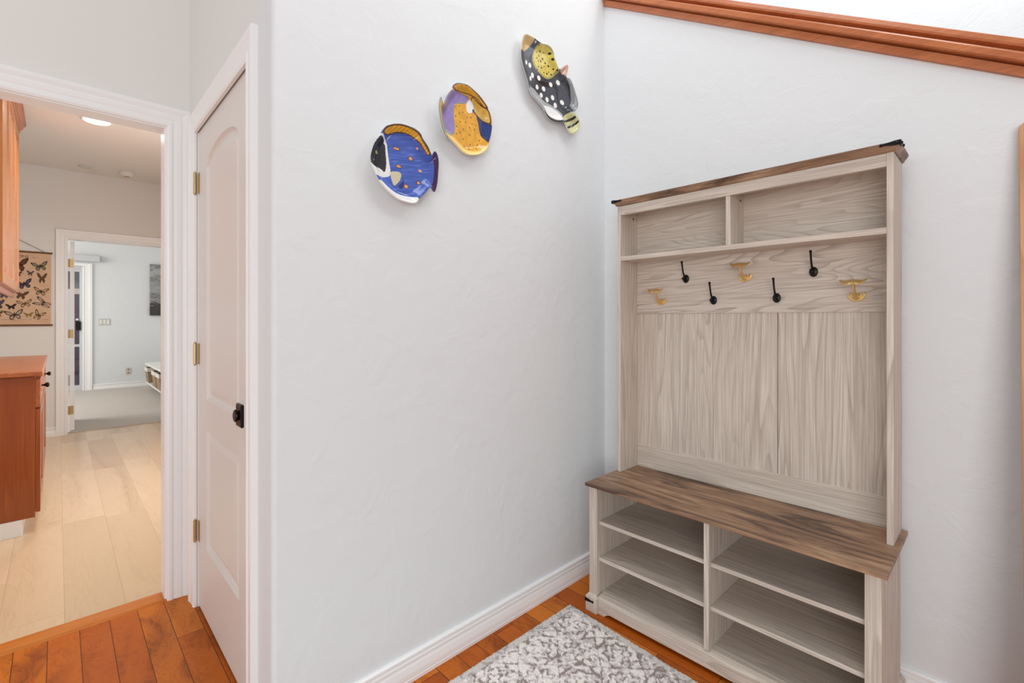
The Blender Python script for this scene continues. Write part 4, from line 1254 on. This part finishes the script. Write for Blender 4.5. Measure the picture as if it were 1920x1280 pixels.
def plate(name, d, label, base, depth, run, floor_h):
    cy, cz = d['c']
    t_ = thing(name, label, 'plate', (XM, cy, cz), 'fish shaped plates on the wall')
    out = smooth_closed(d['outline'], 1)

    def height(x, y, proud=0.0):
        dd = dist_poly(x, y, out)
        k = np.clip(dd / run, 0, 1)
        k = k * k * (3 - 2 * k)
        h_ = depth + (floor_h - depth) * k
        lip = np.clip(1 - dd / 2.6, 0, 1)
        return h_ - 1.6 * lip ** 2 + proud

    def sheet_(nm, loop, step, proud, thick, par):
        bd = densify(loop, step)
        px = np.array([p[0] for p in bd])
        py = np.array([p[1] for p in bd])
        gx, gy = np.meshgrid(np.arange(px.min(), px.max(), step), np.arange(py.min(), py.max(), step), indexing='ij')
        gx[:, 1::2] += step * 0.5
        gy = gy[:, :]
        gx, gy = gx.ravel(), gy.ravel()
        m = in_poly(gx, gy, bd) & (dist_poly(gx, gy, bd) > step * 0.45)
        x = np.concatenate([px, gx[m]])
        y = np.concatenate([py, gy[m]])
        nb_ = len(bd)
        vs2 = [Vector((a, b_)) for a, b_ in zip(x.tolist(), y.tolist())]
        ed = [(i, (i + 1) % nb_) for i in range(nb_)]
        rv, re_, rf, ov, oe, of = delaunay_2d_cdt(vs2, ed, [], 1, 1e-5)
        X2 = np.array([v_.x for v_ in rv])
        Y2 = np.array([v_.y for v_ in rv])
        F = np.array([f_ for f_ in rf if len(f_) == 3], dtype=np.int64)
        # keep faces inside the loop
        cxm, cym = X2[F].mean(1), Y2[F].mean(1)
        F = F[in_poly(cxm, cym, bd)]
        H = height(X2, Y2, proud)
        col = plate_paint(X2, Y2, d, base)
        n_ = len(X2)
        V = np.concatenate([np.stack([H, X2, Y2], 1), np.stack([np.maximum(H - thick, 0.6), X2, Y2], 1)]) * 0.001
        # boundary edges
        e = np.concatenate([F[:, [0, 1]], F[:, [1, 2]], F[:, [2, 0]]])
        key = {}
        for a, b_ in e.tolist():
            key[(a, b_)] = 1
        side = [(a, b_, b_ + n_, a + n_) for (a, b_) in key if (b_, a) not in key]
        faces = [tuple(f_) for f_ in F.tolist()] + [(f_[2] + n_, f_[1] + n_, f_[0] + n_) for f_ in F.tolist()] + [(b_, a, a2, b2) for a, b_, b2, a2 in side]
        me = bpy.data.meshes.new(nm)
        me.from_pydata(V.tolist(), [], faces)
        me.update()
        bm = bmesh.new()
        bm.from_mesh(me)
        bmesh.ops.recalc_face_normals(bm, faces=bm.faces)
        bm.to_mesh(me)
        bm.free()
        me.polygons.foreach_set('use_smooth', [True] * len(me.polygons))
        me.set_sharp_from_angle(angle=math.radians(55))
        me.materials.append(M['glaze'])
        cc = np.concatenate([col, np.tile(PL['wht'], (n_, 1))])
        set_cols(me, cc)
        ob = bpy.data.objects.new(nm, me)
        COL.objects.link(ob)
        ob.parent = par
        return ob

    body = sheet_('body', out, 1.25, 0.0, 5.5, t_)
    for nm, loop in d['parts']:
        lp = smooth_closed(loop, 1)
        # keep the relief inside the rim
        sheet_(nm, lp, 1.25, 0.9, 2.0, t_)
    return t_


plate('fish_plate', FISH['blue'], 'blue fish plate with black face and yellow dorsal fin, lowest of the wall trio', 'body_b', 33, 34, 12)
plate('fish_plate', FISH['yellow'], 'yellow and lavender fish plate with dark specks, middle of the wall trio', 'body_y', 33, 34, 12)
plate('fish_plate', FISH['trigger'], 'dark white-spotted triggerfish plate with striped tail, highest of the wall trio', 'body_t', 31, 34, 12)

# ================================================================== RUG
def rug():
    t_ = None
    # corner by the hall tree and the two visible edge directions
    O = np.array([-1.270, 1.5585])
    e1 = np.array([0.9985, -0.054])        # along the hall tree
    e2 = np.array([-0.012, -0.99993])      # along the mid wall
    Ls, Lt = 1.50, 2.10
    st = 0.0040
    s = np.arange(0, Ls + 1e-6, st)
    t = np.arange(0, Lt + 1e-6, st)
    S, T = np.meshgrid(s, t, indexing='ij')
    rs = np.random.RandomState(2)
    n1 = vnoise(S * 62, T * 62, 21)
    n2 = vnoise(S * 125, T * 125, 22)
    n3 = vnoise(S * 9, T * 9, 23)
    wx, wy = S + 0.012 * (vnoise(S * 14, T * 14, 24) - .5), T + 0.012 * (vnoise(S * 14, T * 14, 25) - .5)
    P = 0.205

    def motif(ox, oy):
        u = (wx - ox) / P
        v = (wy - oy) / P
        u, v = (u - np.round(u)) * P, (v - np.round(v)) * P
        r_ = np.hypot(u, v)
        th = np.arctan2(v, u)
        return r_, th, u, v
    ra, ta, ua, va = motif(0.10, 0.09)
    rb, tb, ub, vb = motif(0.10 + P / 2, 0.09 + P / 2)
    star = 0.021 * (1 + 0.42 * np.cos(4 * ta))
    d1_ = np.abs(ra - star) < 0.0055
    ring1 = np.abs(ra - 0.046 - 0.006 * np.cos(8 * ta)) < 0.0062
    ring2 = np.abs(ra - 0.074 - 0.010 * np.cos(4 * ta + math.pi)) < 0.006
    fl_ = np.abs(rb - 0.026 * (1 + 0.35 * np.cos(6 * tb))) < 0.0052
    fl2 = np.abs(rb - 0.050 - 0.007 * np.cos(10 * tb)) < 0.0058
    dia = np.abs(np.abs(ua) + np.abs(va) - P / 2) < 0.0045
    lines = (d1_ | ring1 | ring2 | fl_ | fl2 | dia)
    v_ = 0.50 * lines + 0.85 * (n1 - 0.5) + 0.75 * (n2 - 0.5) + 0.35 * (n3 - 0.5)
    cream = np.array(rgb(248, 241, 236)[:3])
    pale = np.array(rgb(214, 205, 203)[:3])
    taupe = np.array(rgb(160, 146, 139)[:3])
    c = np.zeros(S.shape + (3,))
    c[:] = cream
    c[v_ > 0.11] = pale
    c[v_ > 0.48] = taupe
    core = (ra < star * 0.75) & (n2 > 0.25)
    c[core] = cream
    edge = np.minimum(np.minimum(S, Ls - S), np.minimum(T, Lt - T))
    bdr = edge < 0.030
    vb2 = 0.9 * (n1 - 0.5) + 0.9 * (n2 - 0.5)
    cb = np.zeros_like(c)
    cb[:] = np.array(rgb(218, 212, 208)[:3])
    cb[vb2 > 0.22] = np.array(rgb(184, 178, 176)[:3])
    c[bdr] = cb[bdr]
    c *= (0.93 + 0.14 * rs.rand(*S.shape))[..., None]
    dark_ = (c.mean(-1) < 0.45)
    H = 0.0095 + 0.0022 * (rs.rand(*S.shape) - 0.5) - 0.0012 * dark_
    H[edge < 0.006] -= 0.003
    jit = 0.0012 * (vnoise(S * 160, T * 160, 30) - .5)
    XY = O + S[..., None] * e1 + T[..., None] * e2
    XY[0, :, :] += (rs.rand(len(t), 1) - .5) * 0.003 * e1
    XY[:, 0, :] += (rs.rand(len(s), 1) - .5) * 0.003 * e2
    ns, nt = S.shape
    V = np.concatenate([np.concatenate([XY, H[..., None]], -1).reshape(-1, 3)])
    idx = np.arange(ns * nt).reshape(ns, nt)
    F = np.stack([idx[:-1, :-1], idx[:-1, 1:], idx[1:, 1:], idx[1:, :-1]], -1).reshape(-1, 4)
    per = np.concatenate([idx[:, 0], idx[-1, 1:], idx[-2::-1, -1], idx[0, -2:0:-1]])
    low = V[per].copy()
    low[:, 2] = 0.0008
    k0 = len(V)
    V = np.concatenate([V, low])
    npr = len(per)
    side = [(int(per[i]), int(per[(i + 1) % npr]), k0 + (i + 1) % npr, k0 + i) for i in range(npr)]
    me = bpy.data.meshes.new('rug')
    me.from_pydata(V.tolist(), [], [tuple(f_) for f_ in F.tolist()] + side + [tuple(range(k0 + npr - 1, k0 - 1, -1))])
    me.update()
    bm = bmesh.new()
    bm.from_mesh(me)
    bmesh.ops.recalc_face_normals(bm, faces=bm.faces)
    bm.to_mesh(me)
    bm.free()
    me.materials.append(M['rug'])
    set_cols(me, np.concatenate([c.reshape(-1, 3), np.tile(pale, (npr, 1))]))
    ob = bpy.data.objects.new('rug', me)
    COL.objects.link(ob)
    return tag(ob, 'cream and taupe rug with distressed floral pattern before the hall tree', 'rug')


rug()

# ================================================================== LEANING FRAME at the right
fr_t = thing('leaning_frame', 'tall orange-brown wooden frame with rounded corners leaning on the wall at far right', 'frame', (0, 0, 0))


def rounded(x0, x1, z0, z1, r_, n_=6):
    o_ = []
    for cx_, cz_, a0 in ((x1 - r_, z1 - r_, 0), (x0 + r_, z1 - r_, 90), (x0 + r_, z0 + r_, 180), (x1 - r_, z0 + r_, 270)):
        for i in range(n_ + 1):
            a = math.radians(a0 + 90 * i / n_)
            o_.append((cx_ + r_ * math.cos(a), cz_ + r_ * math.sin(a)))
    return o_


FL = 1.772
outer = rounded(0, 0.46, 0, FL, 0.022)
inner = rounded(0.055, 0.405, 0.055, FL - 0.055, 0.008)
n = len(outer)
b = MB()
vs = [(a, 0.0, q) for a, q in outer] + [(a, 0.0, q) for a, q in inner] + [(a, 0.024, q) for a, q in outer] + [(a, 0.024, q) for a, q in inner]
fs = []
for i in range(n):
    j = (i + 1) % n
    fs += [(i, j, n + j, n + i), (2 * n + i, 3 * n + i, 3 * n + j, 2 * n + j), (i, 2 * n + i, 2 * n + j, j), (n + i, n + j, 3 * n + j, 3 * n + i)]
b.add(vs, fs).build('frame', 'frame_wood', fr_t, 0.003)
MB().box(0.045, 0.415, 0.010, 0.018, 0.045, FL - 0.045).build('back_panel', 'frame_wood', fr_t)
fr_t.location = (0.0365, 1.745, 0.001)
fr_t.rotation_euler = (-math.asin(0.200 / FL), math.radians(-0.37), 0)
